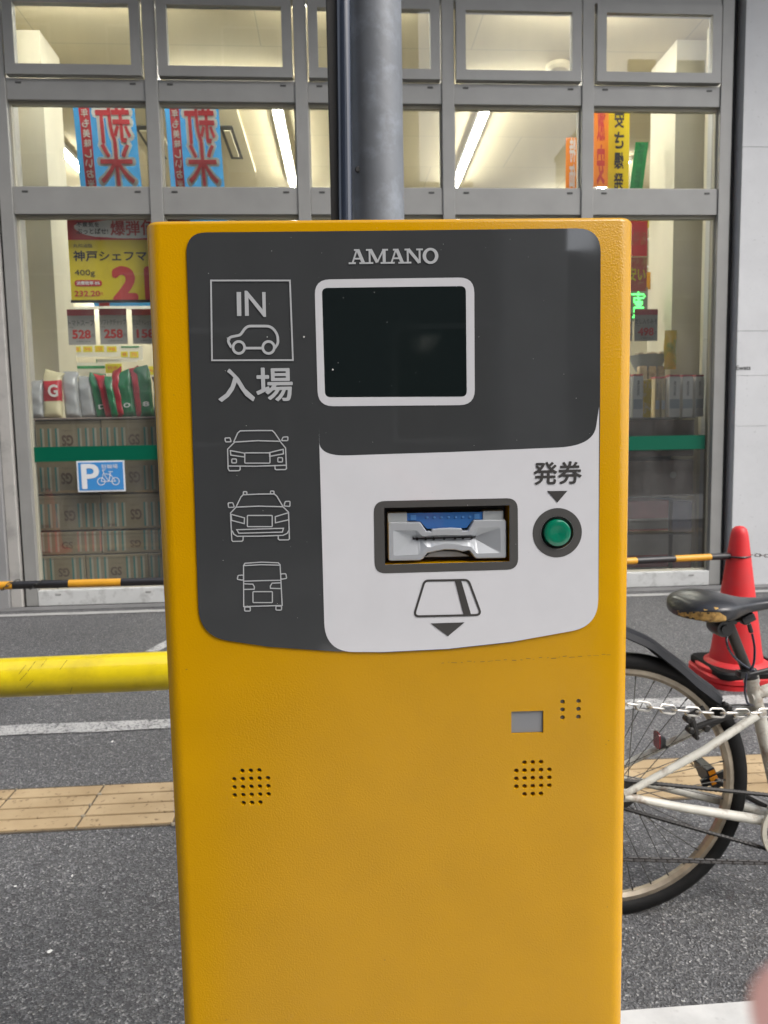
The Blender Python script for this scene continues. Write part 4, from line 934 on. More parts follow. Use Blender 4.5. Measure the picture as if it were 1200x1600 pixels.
b = MB(); T_('消費税率 8%', (120, 445.5), (156, 439.5), y=YP-.005, mb=b, bold=.02); b.build('white_lettering', WHITEP, ps)

# ---- grey price cards
def card(px, py0, px1, py1, name_, price, label, Yc=6.05, sub=False):
    a_ = P(px, py1, Yc); c_3 = P(px1, py0, Yc); x0, z0, x1, z1 = a_.x, a_.z, c_3.x, c_3.z; W_, H_ = x1-x0, z1-z0
    t = thing('price_card', label, 'price card', ((x0+x1)/2, Yc, z0), group='price cards hanging behind the glass')
    MB().box(x0, x1, Yc, Yc+.004, z0, z1).build('card', GREYP, t)
    MB().box(x0+.002, x1-.002, Yc-.002, Yc-.0005, z1-H_*.18, z1-.002).build('red_header', REDP2, t)
    b = MB(); textmb(name_, (x0+W_*.03, z0+H_*.54, x1-W_*.03, z0+H_*.70), Yc-.002, mb=b, bold=.01); textmb('1kg', (x0+W_*.05, z0+H_*.47, x0+W_*.2, z0+H_*.51), Yc-.002, mb=b)
    textmb('円', (x0+W_*.86, z0+H_*.2, x0+W_*.95, z0+H_*.3), Yc-.002, mb=b); textmb('(税込)', (x0+W_*.3, z0+H_*.07, x0+W_*.8, z0+H_*.12), Yc-.002, mb=b); b.build('grey_lettering', INKG, t)
    b = MB(); textmb(price, (x0+W_*.17, z0+H_*.18, x0+W_*.82, z0+H_*.41), Yc-.002, mb=b, bold=.04); b.build('red_price', REDP, t)
card(107.5, 483, 147, 539, 'トマトスープ', '528', 'grey price card reading 528, leftmost under the yellow poster')
card(157, 482, 197, 538, 'ソフトケチャップ', '258', 'grey price card reading 258, middle one under the yellow poster')
card(208, 482.5, 247, 537.5, '玉ねぎドレッシング', '158', 'grey price card reading 158, beside the machine edge')
card(991, 483, 1028, 533, 'だし入りみそ', '498', 'white price card with pink 498 right of the machine')
card(968, 490, 988, 533, 'しょうゆ', '398', 'price card mostly hidden behind the right edge of the machine')

# ---- white hanging shelf signs deep in the shop
def shelf_sign(px0, py0, px1, py1, Ys, label, tags_=(), stripe=None, col=WHITEP):
    a_ = P(px0, py1, Ys); c_3 = P(px1, py0, Ys); t = thing('shelf_sign', label, 'shelf sign', ((a_.x+c_3.x)/2, Ys, a_.z), group='white signs above the shelves')
    MB().box(a_.x, c_3.x, Ys, Ys+.01, a_.z, c_3.z).build('sign_board', col, t)
    yb, rb = MB(), MB()
    for (x0, y0, x1, y1, s) in tags_:
        p0, p1 = P(x0, y1, Ys-.006), P(x1, y0, Ys-.006); yb.box(p0.x, p1.x, Ys-.006, Ys-.002, p0.z, p1.z); textmb(s, (p0.x+.02, p0.z+.015, p1.x-.02, p1.z-.015), Ys-.009, mb=rb, bold=.02)
    if tags_: yb.build('yellow_tag', YELB, t); rb.build('tag_price', ORAP, t)
    if stripe: p0, p1 = P(*stripe[:2], Ys-.006), P(*stripe[2:], Ys-.006); MB().box(p0.x, p1.x, Ys-.006, Ys-.001, p1.z, p0.z).build('green_stripe', GRNP, t)
WB = mat('lit_white_board', (.8, .8, .76), rough=.6)
shelf_sign(100, 478, 246, 484, 9.2, 'thin white rail above the price cards', col=WB)
shelf_sign(107, 538, 187, 558, 9.3, 'white shelf sign with four yellow price tags', [(112, 541, 126, 550, '98'), (130, 541, 144, 550, '98'), (148.5, 540, 162, 550, '158'), (167, 541, 182, 550, '98')], (106.5, 541, 108.5, 557), WB)
shelf_sign(188, 540, 222, 563, 9.1, 'white shelf sign with two yellow price tags', [(189, 549, 199.5, 558, '8'), (203, 549, 216, 559, '70')], (189, 541, 217, 543), WB)
shelf_sign(150, 560, 214, 566, 9.4, 'narrow white sign below the yellow price tags', (), (150, 561, 151.5, 567), WB)
shelf_sign(104, 566, 166, 588, 9.6, 'white shelf end with a green stripe above the bags', (), (108, 572, 164, 575.5), WB)
shelf_sign(165, 568, 190, 583, 9.5, 'yellow and red sale tag above the green bags', [(166, 570, 186, 580, '特売')], None, YELB)
shelf_sign(222, 572, 250, 586, 9.5, 'yellow sale tag beside the machine edge above the bags', [(224, 575, 246, 584, '大')], None, YELB)
# shelving backdrop
for (x0, x1, y, h, c, lb) in ((-4.6, -3.3, 10.5, 1.7, (.5, .42, .3), 'far shelf of mixed goods at the left of the shop'), (-3.0, -1.2, 11.0, 1.8, (.55, .5, .4), 'far shelf of mixed goods behind the flour bags'), (3.0, 5.4, 9.6, 1.7, (.5, .36, .28), 'far shelf of mixed goods at the right of the shop')):
    t = thing('goods_shelf', lb, 'shelf', ((x0+x1)/2, y, 0), group='shelves deep in the shop')
    b = MB(); b.box(x0, x1, y+.25, y+.28, 0, h); 
    for k in range(5): b.box(x0, x1, y-.2, y+.249, .1+k*(h-.1)/4.3, .13+k*(h-.1)/4.3)
    b.build('shelf_frame', mat('white_shelf', (.6, .6, .56), rough=.5), t)
    for cc, nm in (((.5, .08, .06), 'red_goods'), ((.6, .5, .1), 'yellow_goods'), ((.55, .55, .5), 'white_goods'), ((.1, .3, .15), 'green_goods')):
        b = MB(); rnd = random.Random(nm+lb[:9])
        for k in range(4):
            for i in range(int((x1-x0)/.1)):
                if rnd.random() < .27:
                    zz = .131+k*(h-.1)/4.3; hh = rnd.uniform(.14, .28); xx = x0+i*.1+.01; yy = y-.17-.005*int(nm[0] < 'm')
                    b.box(xx, xx+.08, yy, yy+.2+rnd.uniform(0, .02), zz, zz+hh, .006)
        o = b.build(nm, mat('goods_'+nm, cc, rough=.4, var=.3, vs_=12), t); o['kind'] = 'stuff'

# ---- cartons in the left window
def carton(x0, x1, y0, z0, z1, m, label, text=None, rot=True, big=True, grp='striped cartons stacked in the left window', dy=.34):
    xc = (x0+x1)/2; t = thing('carton', label, 'carton', (xc, y0+dy/2, z0), group=grp)
    W_, H_ = x1-x0, z1-z0; b = MB(); b.box(-W_/2, W_/2, -dy/2, dy/2, .002, H_-.002, .006); b.build('box', m, t, local=True)
    b = MB(); b.box(-W_/2+.003, W_/2-.003, -dy/2-.0012, -dy/2+.002, H_-.03, H_-.026); b.build('flap_edge', mat('carton_edge', (.09, .07, .045), rough=.8), t, local=True)
    if text:
        b = MB(); o_ = random.Random(label).uniform(-.012, .012); textmb(text, (-.042+o_, H_*.28, .042+o_, H_*.56), -dy/2-.0016, rot180=rot, bold=.035, mb=b); textmb('ノースキン', (-.045, H_*.66, .045, H_*.73), -dy/2-.0016, rot180=rot, mb=b); textmb('10KG', (-W_*.42, H_*.10, -W_*.28, H_*.17), -dy/2-.0016, rot180=rot, bold=.02, mb=b)
        textmb('J-GREEN', (-.06, H_*.70, .06, H_*.77), -dy/2-.0016, rot180=rot, mb=b) if False else None
        textmb('ノースキン', (-W_*.46, H_*.08, -W_*.3, H_*.15), -dy/2-.0016, rot180=rot, mb=b, bold=.02) if False else None
        b.build('lettering', mat('brown_ink', (.08, .05, .03), rough=.8), t, local=True)
    return t
yC = 5.97
def rowz(py, px=150): return P(px, py, yC).z
rows = [(655, 711, CARTT), (713, 771, CARTT), (773, 828, CARTT), (830, 866, CARTP), (867, 912, CARTT)]
ord_ = ['top', 'second', 'third', 'fourth', 'bottom']
for k, (ya, yb_, m_) in enumerate(rows):
    z1, z0 = rowz(ya), rowz(yb_)
    edges = [54, 158, 262] if k < 4 else [62, 134, 232]
    edges = [P(e_, (ya+yb_)/2, yC).x for e_ in edges]
    for j in range(2):
        mm = m_ if not (k == 3 and j == 1) else CARTT
        carton(edges[j]+.003, edges[j+1]-.003, yC+random.Random(k*3+j).uniform(0, .012), z0, z1, mm,
               f'{"pink" if mm is CARTP else "teal"} striped carton, {["left", "right"][j]} one in the {ord_[k]} row of the window stack', 'GS', rot=((k*3+j*5) % 4 != 1))
    carton(edges[2]+.003, edges[2]+.47, yC+.004, z0, z1, m_, f'striped carton behind the machine edge in the {ord_[k]} row of the window stack', 'GS', rot=(k < 4))
# ---- flour and mix bags standing on the cartons
ztop = rowz(655)+.004
sf_ = MB().box(P(52, 655, yC).x-.02, P(262, 655, yC).x+.3, yC-.01, yC+.36, ztop-.002, ztop+.01, .002).build('cardboard_sheet', CARTD); tag(sf_, 'dark cardboard sheet lying between the striped cartons and the bags', 'cardboard sheet')
def bag(px, py0, W_, H_, m, lean, label, band=None, motif=None, top=None, D_=.09, y=None, yaw=0.):
    base = P(px, 655, yC+.06); yy = y or yC+.10
    t = thing('food_bag', label, 'food bag', (base.x, yy, ztop+.0105), group='bags standing on top of the cartons', rot=(R(-4), R(lean), R(yaw)))
    rnd = random.Random(px*7+3); fl_ = rnd.choice((-1.3, -.9, .8, 1.2)); fs_ = rnd.choice((-.25, .25, .12, -.1))
    def loops(z0, z1, n, grow=0.):
        L = []
        for k in range(n+1):
            f = z0+(z1-z0)*k/n
            dd = D_/2*min(1, (f/.08)**.5 if f < .08 else 1)*min(1, ((1-f)/.30)**.75 if f > .70 else 1)+.0012; ww = W_/2*(1-.05*math.sin(f*math.pi))*(1+.02*math.sin(f*23+px)); fx_ = 0
            if f > .9: ww *= 1.04
            fx_ = max(0, f-.86)*W_*fl_
            L.append([(fx_+(ww+grow)*math.copysign(abs(math.cos(a_))**.55, math.cos(a_)), (dd+grow)*math.copysign(abs(math.sin(a_))**.8, math.sin(a_))*(1+.06*math.sin(3*a_+f*17+px)), H_*f*(1+fs_*max(0, f-.8)*math.cos(a_))+(.006*math.sin(a_*2+px)*f)) for a_ in [2*math.pi*i/28 for i in range(28)]])
        return L
    MB().loft(loops(0, 1, 22)).build('bag', m, t, local=True)
    if band: MB().loft(loops(band[0], band[1], 8, .0012), False, False).build('label_band', band[2], t, local=True)
    if motif:
        b = MB(); textmb(motif, (-W_*.2, H_*.2, W_*.2, H_*.29), -D_/2-.004, mb=b, bold=.03); b.build('lettering', WHITEP, t, local=True)
    return t
BW = mat('grey_white_film', (.34, .35, .36), rough=.3, coat=.4, var=.1, vs_=18, bump=.004, bs=14); BG = mat('green_film', (.01, .16, .06), rough=.28, coat=.5, var=.15, vs_=18, bump=.004, bs=16)
BR = mat('red_film', (.42, .015, .03), rough=.28, coat=.5, var=.15, vs_=18, bump=.004, bs=16); BC = mat('cream_flour_film', (.58, .53, .34), rough=.35, coat=.3, bump=.003, bs=14)
for a_ in ((60, 0, .11, .30, BW, 0, 'pale bag at the far left end of the row on the cartons'), (84, 0, .145, .37, BC, 0, 'cream bag with a red label and white letter, second from left', (.36, .80, BR)),
           (112, 0, .12, .37, BW, -4, 'grey white bag leaning left beside the red-labelled bag'), (134, 0, .12, .34, BW, -5, 'grey white bag just left of the green bags'),
           (158, 0, .12, .36, BG, -9, 'dark green bag, leftmost of the green ones'), (172, 0, .085, .355, BR, -12, 'narrow red bag leaning left between two green bags'), (183, 0, .07, .33, BG, -11, 'narrow green bag leaning on the red bag'),
           (192, 0, .085, .385, BR, -9, 'red bag with a pointed top in the middle of the row'), (204, 0, .12, .37, BG, -7, 'broad green bag with a pale motif near its foot'), (222, 0, .08, .40, BR, -6, 'tall red bag sticking up behind the last green bag'),
           (231, 0, .11, .40, BG, -3, 'tallest green bag next to the machine edge'), (248, 0, .11, .33, mat('brown_film', (.10, .07, .06), rough=.4, bump=.003, bs=14), 0, 'dark brown bag beside the machine edge')):
    bag(*a_[:7], band=a_[7] if len(a_) > 7 else None, motif={84: None, 158: 'D', 204: 'O', 231: '8'}.get(a_[0]), y=yC+.06+.05*((a_[0] % 3)), yaw={158: 12, 192: -14, 231: 10}.get(a_[0], 0))
# letter on the red label
q = P(80, 609, yC-.03); b = MB(); textmb('G', (q.x-.035, q.z-.05, q.x+.035, q.z+.04), 0, bold=.03, mb=b)
lbag = [o for o in COL.objects if o.get('label', '').startswith('cream bag with a red label')][0]
b.v = [Vector((v.x, lbag.location.y-.056+v.y, v.z)) for v in b.v]; b.build('lettering', WHITEP, lbag)

# ---- green strip on the glass and parking sign
for x0, x1, lb in ((MU_[0]+MH+.004, MU_[1]-MH-.004, 'dark green film strip across the left window pane'), (MU_[4]+MH+.004, MU_[5]-MH-.03, 'dark green film strip across the right window pane')):
    z0, z1 = (P(150, 720, YW+.062).z, P(150, 697, YW+.062).z)
    t = MB().box(x0, x1, YW+.060, YW+.063, z0, z1).build('green_film_strip', GSTR, loc=((x0+x1)/2, YW+.06, z0)); tag(t, lb, 'window strip', 'green strips on the shop glass')
for i in (1, 2, 3):
    t = MB().box(MU_[i]+MH+.004, MU_[i+1]-MH-.004, YW+.060, YW+.063, z0, z1).build('green_film_strip', GSTR, loc=((MU_[i]+MU_[i+1])/2, YW+.06, z0)); tag(t, f'dark green film strip on the {["", "second", "middle", "fourth"][i]} window pane, hidden by the machine', 'window strip', 'green strips on the shop glass')
YS = YW+.056
a_, c_3 = P(122, 769, YS), P(194, 719, YS); zs0, zs1, xs0, xs1 = a_.z, c_3.z, a_.x, c_3.x; Wd, Hd = xs1-xs0, zs1-zs0
ss = thing('parking_sign', 'blue and white bicycle parking sign stuck on the window, marked P', 'sign', ((xs0+xs1)/2, YS, zs0))
MB().box(xs0, xs1, YS, YS+.003, zs0, zs1).build('sign_plate', mat('sign_white', (.7, .72, .74), rough=.35), ss)
MB().box(xs0+.012, xs1-.012, YS-.002, YS-.0005, zs0+.012, zs1-.012).build('blue_field', SBLU, ss)
b = MB(); U = lambda u, v: (xs0+u*Wd, zs0+v*Hd)
textmb('P', (*U(.11, .12), *U(.45, .88)), YS-.004, mb=b, bold=.022); textmb('駐輪場', (*U(.52, .74), *U(.86, .88)), YS-.004, mb=b, bold=.0)
for u in (.50, .80):
    c_ = U(u, .33); ribbon(b, [(c_[0]+.028*math.cos(k*math.pi/12), c_[1]+.028*math.sin(k*math.pi/12)) for k in range(24)], .0055, YS-.004, True)
for Lp in ([(.50, .33), (.56, .62), (.54, .70), (.60, .70)], [(.56, .58), (.70, .55), (.66, .33), (.50, .33)], [(.66, .33), (.57, .55)], [(.70, .62), (.66, .33)], [(.66, .64), (.75, .64)], [(.70, .55), (.80, .33), (.66, .33)]): ribbon(b, [U(*q) for q in Lp], .005, YS-.004)
b.build('white_symbols', mat('sign_white', (.7, .72, .74)), ss)

# ---- right window: drink cartons, goods, cartons below
yR = 5.97
zsh = P(1040, 652, yR).z
t = MB().box(2.05, 3.0, yR-.01, yR+.36, zsh-.012, zsh, .002).build('display_shelf', mat('clear_grey_shelf', (.34, .33, .30), rough=.3)); tag(t, 'grey shelf board carrying the drink cartons in the right window', 'shelf board')
def drink(px0, px1, py0, label, m=None, redtop=True, dy=0.):
    a_, c_3 = P(px0, 652, yR+dy), P(px1, py0, yR+dy); x0, x1, z0, z1 = a_.x, c_3.x-.003, zsh+.001, c_3.z
    t = thing('drink_carton', label, 'drink carton', ((x0+x1)/2, yR+dy+.045, z0), group='cartons on the right window shelf')
    MB().box(x0, x1, yR+dy, yR+dy+.09, z0, z1-.018, .002).build('carton_body', m or mat('white_carton', (.9, .9, .89), rough=.3, coat=.3), t)
    MB().box(x0+.002, x1-.002, yR+dy+.002, yR+dy+.088, z1-.0175, z1, .002).build('carton_top', mat('maroon_top', (.42, .06, .07), rough=.4), t)
    W_ = x1-x0; H_ = z1-z0; b = MB(); xx = (x0+x1)/2
    for i, ch in enumerate('黒豆茶'): textmb(ch, (xx-W_*.13, z1-.05-H_*.12*(i+1), xx+W_*.13, z1-.055-H_*.12*i), yR+dy-.002, mb=b)
    b.build('lettering', INKG, t)
    MB().box(x0+.004, x1-.004, yR+dy-.0015, yR+dy-.0003, z0+H_*.2, z0+H_*.42).build('label_band', mat('pale_blue_print', (.50, .56, .62), rough=.4), t)
CB = mat('beige_carton', (.60, .52, .33), rough=.4)
drink(960, 986, 583, 'white drink carton hidden behind the machine edge'); drink(989, 1006, 584, 'white drink carton with a red diamond, right next to the machine')
drink(1023, 1032, 588, 'beige slim carton, leftmost of the three slim ones', CB, dy=.06); drink(1033, 1041, 588, 'beige slim carton, middle of the three slim ones', CB, dy=.06); drink(1042, 1049, 588, 'beige slim carton, right of the three slim ones', CB, dy=.06)
drink(1045, 1064, 585, 'white drink carton with black characters, first of the pair'); drink(1066, 1084, 585, 'white drink carton with black characters, second of the pair'); drink(1086, 1101, 585, 'white drink carton at the right end by the frame')
q0, q1 = P(1008, 618, yR), P(1021, 592, yR)
t = MB().box(q0.x, q1.x, yR+.03, yR+.09, zsh+.001, q1.z, .004).build('yellow_pack', mat('yellow_pack', (.7, .5, .05), rough=.35, dirt=(.7, .68, .6), dirt_scale=16, dirt_amt=.9)); tag(t, 'tall yellow and white pack between the white and beige cartons', 'food pack')
q0, q1 = P(1037, 577, 6.2), P(1057, 516, 6.2)
t = MB(); t.loft([[(q0.x+(q1.x-q0.x)*u+.004*math.sin(9*v), 6.2+s*(.001+.03*math.sin(math.pi*v)*math.sin(math.pi*u)), q0.z+(q1.z-q0.z)*v) for s, us in ((-1, (0, .25, .5, .75, 1)), (1, (1, .75, .5, .25, 0))) for u in us] for v in [i/10 for i in range(11)]])
t = t.build('snack_pack', mat('snack_film', (.62, .42, .03), rough=.25, coat=.6, dirt=(.12, .3, .06), dirt_scale=9, dirt_amt=.95, bump=.006, bs=20)); tag(t, 'hanging yellow and green snack pack against the cream column', 'snack pack')
q = P(1012, 556, 6.5)
bt = thing('round_basket', 'round grey rimmed basket of pale goods behind the right glass', 'basket', (q.x, 6.5, q.z))
MB().lathe([(.10, -.14), (.17, .0), (.165, .0), (.10, -.13)], (q.x, 6.5, q.z), 28).build('basket_bowl', mat('grey_basket', (.25, .28, .3), rough=.4), bt)
b = MB(); rnd = random.Random(3)
for i in range(40): a__ = rnd.uniform(0, 6.28); r0 = rnd.uniform(0, .13); b.box(q.x+r0*math.cos(a__)-.018, q.x+r0*math.cos(a__)+.018, 6.5+r0*math.sin(a__)-.014, 6.5+r0*math.sin(a__)+.014, q.z-.03, q.z+rnd.uniform(.0, .03), .005)
o = b.build('goods', mat('pale_goods', (.6, .5, .38), rough=.4, var=.3, vs_=30), bt); o['kind'] = 'stuff'
for i, px in enumerate((1003, 1017, 1031)):
    q0, q1 = P(px-7, 652, 6.42), P(px+6, 572, 6.42)
    t = MB().box(q0.x, q1.x, 6.38, 6.46, zsh+.001, q1.z, .012).build('foil_pack', mat('pale_foil', (.62, .50, .36), rough=.25, metal=.2, var=.25, vs_=20, bump=.004, bs=25)); tag(t, f'pale shiny foil pack below the basket, {["left", "middle", "right"][i]} of three', 'food pack', 'foil packs under the basket')
t = MB().box(2.45, 2.98, 6.36, 6.7, .3, zsh-.0).build('pack_stand', CARTG); tag(t, 'pale stand behind the drink cartons carrying the foil packs', 'stand')
# posters deeper right
def sheet(px0, py0, px1, py1, Y, m, name, label, cat='poster', skew=0., txt=None, tm_=None, vert=False, group=None):
    a_, c_3 = P(px0, py1, Y), P(px1, py0, Y); H_ = c_3.z-a_.z
    t = thing(name, label, cat, ((a_.x+c_3.x)/2, Y, a_.z), group=group)
    b = MB(); b.box(a_.x, c_3.x, Y, Y+.006, a_.z, c_3.z); b.v = [Vector((v.x+(v.z-a_.z)*skew, v.y, v.z)) for v in b.v]; b.build('sheet', m, t)
    if txt:
        b = MB(); n = len(txt); W_ = c_3.x-a_.x
        if vert:
            for i, ch in enumerate(txt): textmb(ch, (a_.x+W_*.28, a_.z+H_*(1-(i+1)/n)+H_*.035, c_3.x-W_*.28, a_.z+H_*(1-i/n)-H_*.02), Y-.003, mb=b, bold=.03, mirror=True)
        else: textmb(txt, (a_.x+W_*.08, a_.z+H_*.3, c_3.x-W_*.08, a_.z+H_*.7), Y-.003, mb=b, bold=.02)
        b.v = [Vector((v.x+(v.z-a_.z)*skew, v.y, v.z)) for v in b.v]; b.build('lettering', tm_ or INKB, t)
    return t
PO = mat('faded_red_print', (.52, .12, .08), rough=.5, dirt=(.55, .42, .15), dirt_scale=9, dirt_amt=.9)
sheet(978, 345, 1012, 400, 6.35, cloth_mat('pinkish_red_print', (.62, .12, .12)), 'hanging_poster', 'dull red poster with faint script at the top right of the machine', txt='大特価', tm_=PO)
sheet(978, 402, 1011, 455, 6.3, PO, 'hanging_poster', 'orange red flame patterned poster below the dull red one', txt='安い', tm_=YELB)
sheet(1010, 425, 1045, 452, 6.9, cloth_mat('amber_banner', (.80, .52, .05)), 'hanging_poster', 'amber yellow banner slanting behind the right glass by the column')
sheet(985, 338, 1042, 356, 7.0, cloth_mat('pale_yellow_print', (.80, .72, .15)), 'hanging_poster', 'pale yellow poster just under the transom at right')
sheet(1000, 372, 1043, 376, 9.6, WB, 'shelf_rail', 'white hanging rail, upper one behind the right glass', 'rail'); sheet(1000, 415, 1043, 418, 9.7, WB, 'shelf_rail', 'white hanging rail, lower one behind the right glass', 'rail')
sheet(925, 156, 953, 292, 6.6, cloth_mat('orange_script_print', (.80, .38, .06)), 'hanging_banner', 'orange banner with red brush strokes behind the upper right pane', 'banner', txt='激安', tm_=REDP, vert=True)
sheet(950, 172, 984, 300, 6.5, cloth_mat('lemon_banner', (.90, .78, .02)), 'hanging_banner', 'lemon yellow banner with black upright writing in the upper right pane', 'banner', txt='安さ爆発', tm_=INKB, vert=True)
sheet(884, 215, 905, 296, 6.6, cloth_mat('orange_script_print', (.80, .38, .06)), 'hanging_banner', 'orange and white banner at the right edge of the pane beside the tube', 'banner', txt='特価', tm_=WHITEP, vert=True)
sheet(984, 222, 1005, 296, 6.7, cloth_mat('green_banner', (.06, .40, .16)), 'hanging_banner', 'green banner with pale emblem behind the upper right pane', 'banner', txt='新鮮', tm_=GRNP, vert=True, skew=.12)
# LED sign
q0, q1 = P(984, 497, 6.6), P(1011, 452, 6.6)
ld = thing('led_sign', 'bright green dotted LED sign glowing beside the right machine edge', 'LED sign', ((q0.x+q1.x)/2-.1, 6.6, q0.z))
MB().box(q0.x-.35, q1.x+.01, 6.61, 6.66, q0.z-.02, q1.z+.02).build('sign_case', mat('smoky_case', (.30, .28, .25), rough=.3), ld)
rows_ = ["......#......", "......#......", ".##########..", "......#....#.", "...########..", "...#..##.....", "...#######...", "....######...", ".....####....", "...########..", "...#.........", "...######....", ".............", "...#########.", "############."]
b = MB(); nx, nz_ = 13, len(rows_)
for j, row in enumerate(rows_):
    for i, ch in enumerate(row):
        if ch == '#':
            x = q0.x+(q1.x-q0.x)*(i+.5)/nx; z = q1.z-(q1.z-q0.z)*(j+.5)/nz_; b.box(x-.0052, x+.0052, 6.602, 6.609, z-.0062, z+.0062)
b.build('lit_characters', LEDG, ld)
# cartons under the right shelf
rb = [(985, 1104, 655, 715, CARTD, 'dark brown carton directly under the shelf in the right window'), (985, 1104, 718, 778, CARTD, 'dark brown carton with a pale round mark, second under the shelf'), (985, 1046, 782, 832, CARTM, 'maroon and cream carton in the right window, upper one beside the machine'),
      (1050, 1104, 782, 832, CARTB, 'navy and grey carton in the right window by the frame'), (985, 1046, 834, 893, CARTG, 'cream carton with a maroon foot, lowest beside the machine'), (1050, 1104, 834, 893, CARTG, 'pale grey carton low in the right window by the frame')]
for x0, x1, y0, y1, m_, lb in rb:
    a_, c_3 = P(x0 if x0 > 990 else 940, y1, yR), P(x1, y0, yR); t = thing('carton', lb, 'carton', ((a_.x+c_3.x)/2, yR+.2, max(a_.z, .01)), group='plain cartons stacked in the right window')
    MB().box(a_.x+.003, min(c_3.x, 3.0)-.003, yR+.004, yR+.38, max(a_.z, .01), min(c_3.z, zsh-.014), .006).build('box', m_, t)
    H_ = c_3.z-a_.z
    if m_ in (CARTM, CARTG):
        MB().box(a_.x+.006, min(c_3.x, 3.0)-.006, yR+.0005, yR+.003, a_.z+H_*.08, a_.z+H_*.42).build('printed_band', CARTG if m_ is CARTM else CARTM, t)
        b = MB(); textmb('Dairy', ((a_.x+c_3.x)/2-.02, a_.z+H_*.16, c_3.x-.06, a_.z+H_*.36), yR-.001, mb=b, bold=.01) if False else None
    if 'round mark' in lb: 
        q = P(1052, 742, yR); MB().lathe([(.028, 0), (.028, .002)], (q.x, yR+.001, q.z), 20, 'y').build('round_mark', CARTG, t)


# ------------------------------------------------------------------ bicycle
BY = 1.75
bk = thing('bicycle', 'old white framed bicycle with a torn black saddle, standing right of the machine', 'bicycle', (.69, BY, 0))
def B(px, py, dy=0.): q = P(px, py, BY+dy); return Vector((q.x, BY+dy, q.z))
HX, HZ, TR = .690, .345, .348
def wheel(cx, nm='rear'):
    w_ = MB().torus((cx, BY, HZ), TR-.0215, .0215, 'y', 72, 12).build('wheel', BLKR, bk)
    b = MB()
    for k in range(72):
        pass
    prof = [(TR-.038, -.011), (TR-.038, .011), (TR-.050, .0125), (TR-.058, .006), (TR-.058, -.006), (TR-.050, -.0125)]
    loops = [[Vector((cx+r*math.cos(a), BY+h, HZ+r*math.sin(a))) for r, h in prof] for a in [2*math.pi*k/72 for k in range(72)]]
    b.loft(loops, closed=True); b.build('rim', RIM, w_)
    b = MB(); n = 36
    for k in range(n):
        a = 2*math.pi*k/n; s = 1 if k % 2 else -1; ah = a+(.9 if (k//2) % 2 else -.9)
        b.tube([(cx+.024*math.cos(ah), BY+s*.028, HZ+.024*math.sin(ah)), (cx+(TR-.057)*math.cos(a), BY, HZ+(TR-.057)*math.sin(a))], .0011, 5)
        b.tube([(cx+(TR-.068)*math.cos(a), BY+s*.001, HZ+(TR-.068)*math.sin(a)), (cx+(TR-.056)*math.cos(a), BY, HZ+(TR-.056)*math.sin(a))], .0022, 5)
    b.build('spokes', mat('dull_spoke', (.10, .095, .085), rough=.4, metal=.7), w_)
    MB().lathe([(.012, -.055), (.012, -.032), (.027, -.031), (.027, -.026), (.016, -.02), (.016, .02), (.027, .026), (.027, .031), (.012, .032), (.012, .055)], (cx, BY, HZ), 24, 'y').build('hub', mat('hub_metal', (.3, .28, .24), rough=.4, metal=.7), w_)
    MB().tube([(cx+(TR-.06)*math.cos(2.2), BY, HZ+(TR-.06)*math.sin(2.2)), (cx+(TR-.10)*math.cos(2.2), BY, HZ+(TR-.10)*math.sin(2.2))], .0035, 8).build('valve', BLK, w_)
wheel(HX); FXh = HX+1.06; wheel(FXh)
BBx = Vector((1.138, BY, .235))
STT = B(1173, 1058)
fm = MB()
hub = Vector((HX, BY, HZ))
top = B(1187, 1106)
for s in (-1, 1):
    o_ = Vector((0, s*.058, 0)); t_ = Vector((0, s*.018, 0)); t2 = Vector((0, s*.026, 0))
    fm.tube([hub+o_+Vector((0, 0, .004)), hub.lerp(top, .55)+Vector((0, s*.048, 0)), top+t_], [.0085, .010, .011], 12)
    fm.tube([hub+o_, hub.lerp(BBx, .35)+Vector((0, s*.055, -.002)), hub.lerp(BBx, .7)+Vector((0, s*.040, -.003)), BBx+t2+Vector((-.03, 0, .0))], [.009, .011, .0125, .013], 12)
    fm.box(HX-.018, HX+.02, BY+s*.058-.003, BY+s*.058+.003, HZ-.014, HZ+.018, .001)
HT0, HT1 = Vector((1.62, BY, .60)), Vector((1.585, BY, .76))
fm.tube([BBx+(BBx-STT).normalized()*.0, STT], .0165, 18); fm.lathe([(.022, -.038), (.022, .038)], BBx, 20, 'y')
fm.tube([BBx+Vector((.01, 0, .01)), HT0+Vector((0, 0, .01))], .018, 16); fm.tube([STT+Vector((.0, 0, -.05)), HT1+Vector((0, 0, -.03))], .015, 16); fm.tube([HT0, HT1], .020, 16)
fm.build('frame', FRAMEW, bk)
lg = MB(); d_ = (STT-BBx).normalized(); lg.tube([STT-d_*.012, STT+d_*.006], .0195, 18); lg.build('seat_lug', FRAMEW, bk)
fk = MB()
for s in (-1, 1): fk.tube([HT0+Vector((.0, s*.03, -.02)), Vector((1.68, BY+s*.048, .45)), Vector((FXh, BY+s*.05, HZ))], [.013, .011, .008], 10)
fk.tube([HT0+Vector((0, -.035, -.02)), HT0+Vector((0, .035, -.02))], .014, 10); fk.build('fork', FRAMEW, bk)
hb = MB(); hb.tube([HT1, HT1+Vector((-.03, 0, .12))], .012, 10); c = HT1+Vector((-.03, 0, .12)); hb.tube([c+Vector((-.18, -.27, .05)), c+Vector((-.05, -.25, .07)), c+Vector((.05, -.1, .03)), c, c+Vector((.05, .1, .03)), c+Vector((-.05, .25, .07)), c+Vector((-.18, .27, .05))], .011, 10); hb.build('handlebar', SIL, bk)
hg = MB()
for s in (-1, 1): hg.tube([c+Vector((-.20, s*.27, .045)), c+Vector((-.09, s*.258, .065))], .016, 10)
hg.build('grip', BLKR, bk)
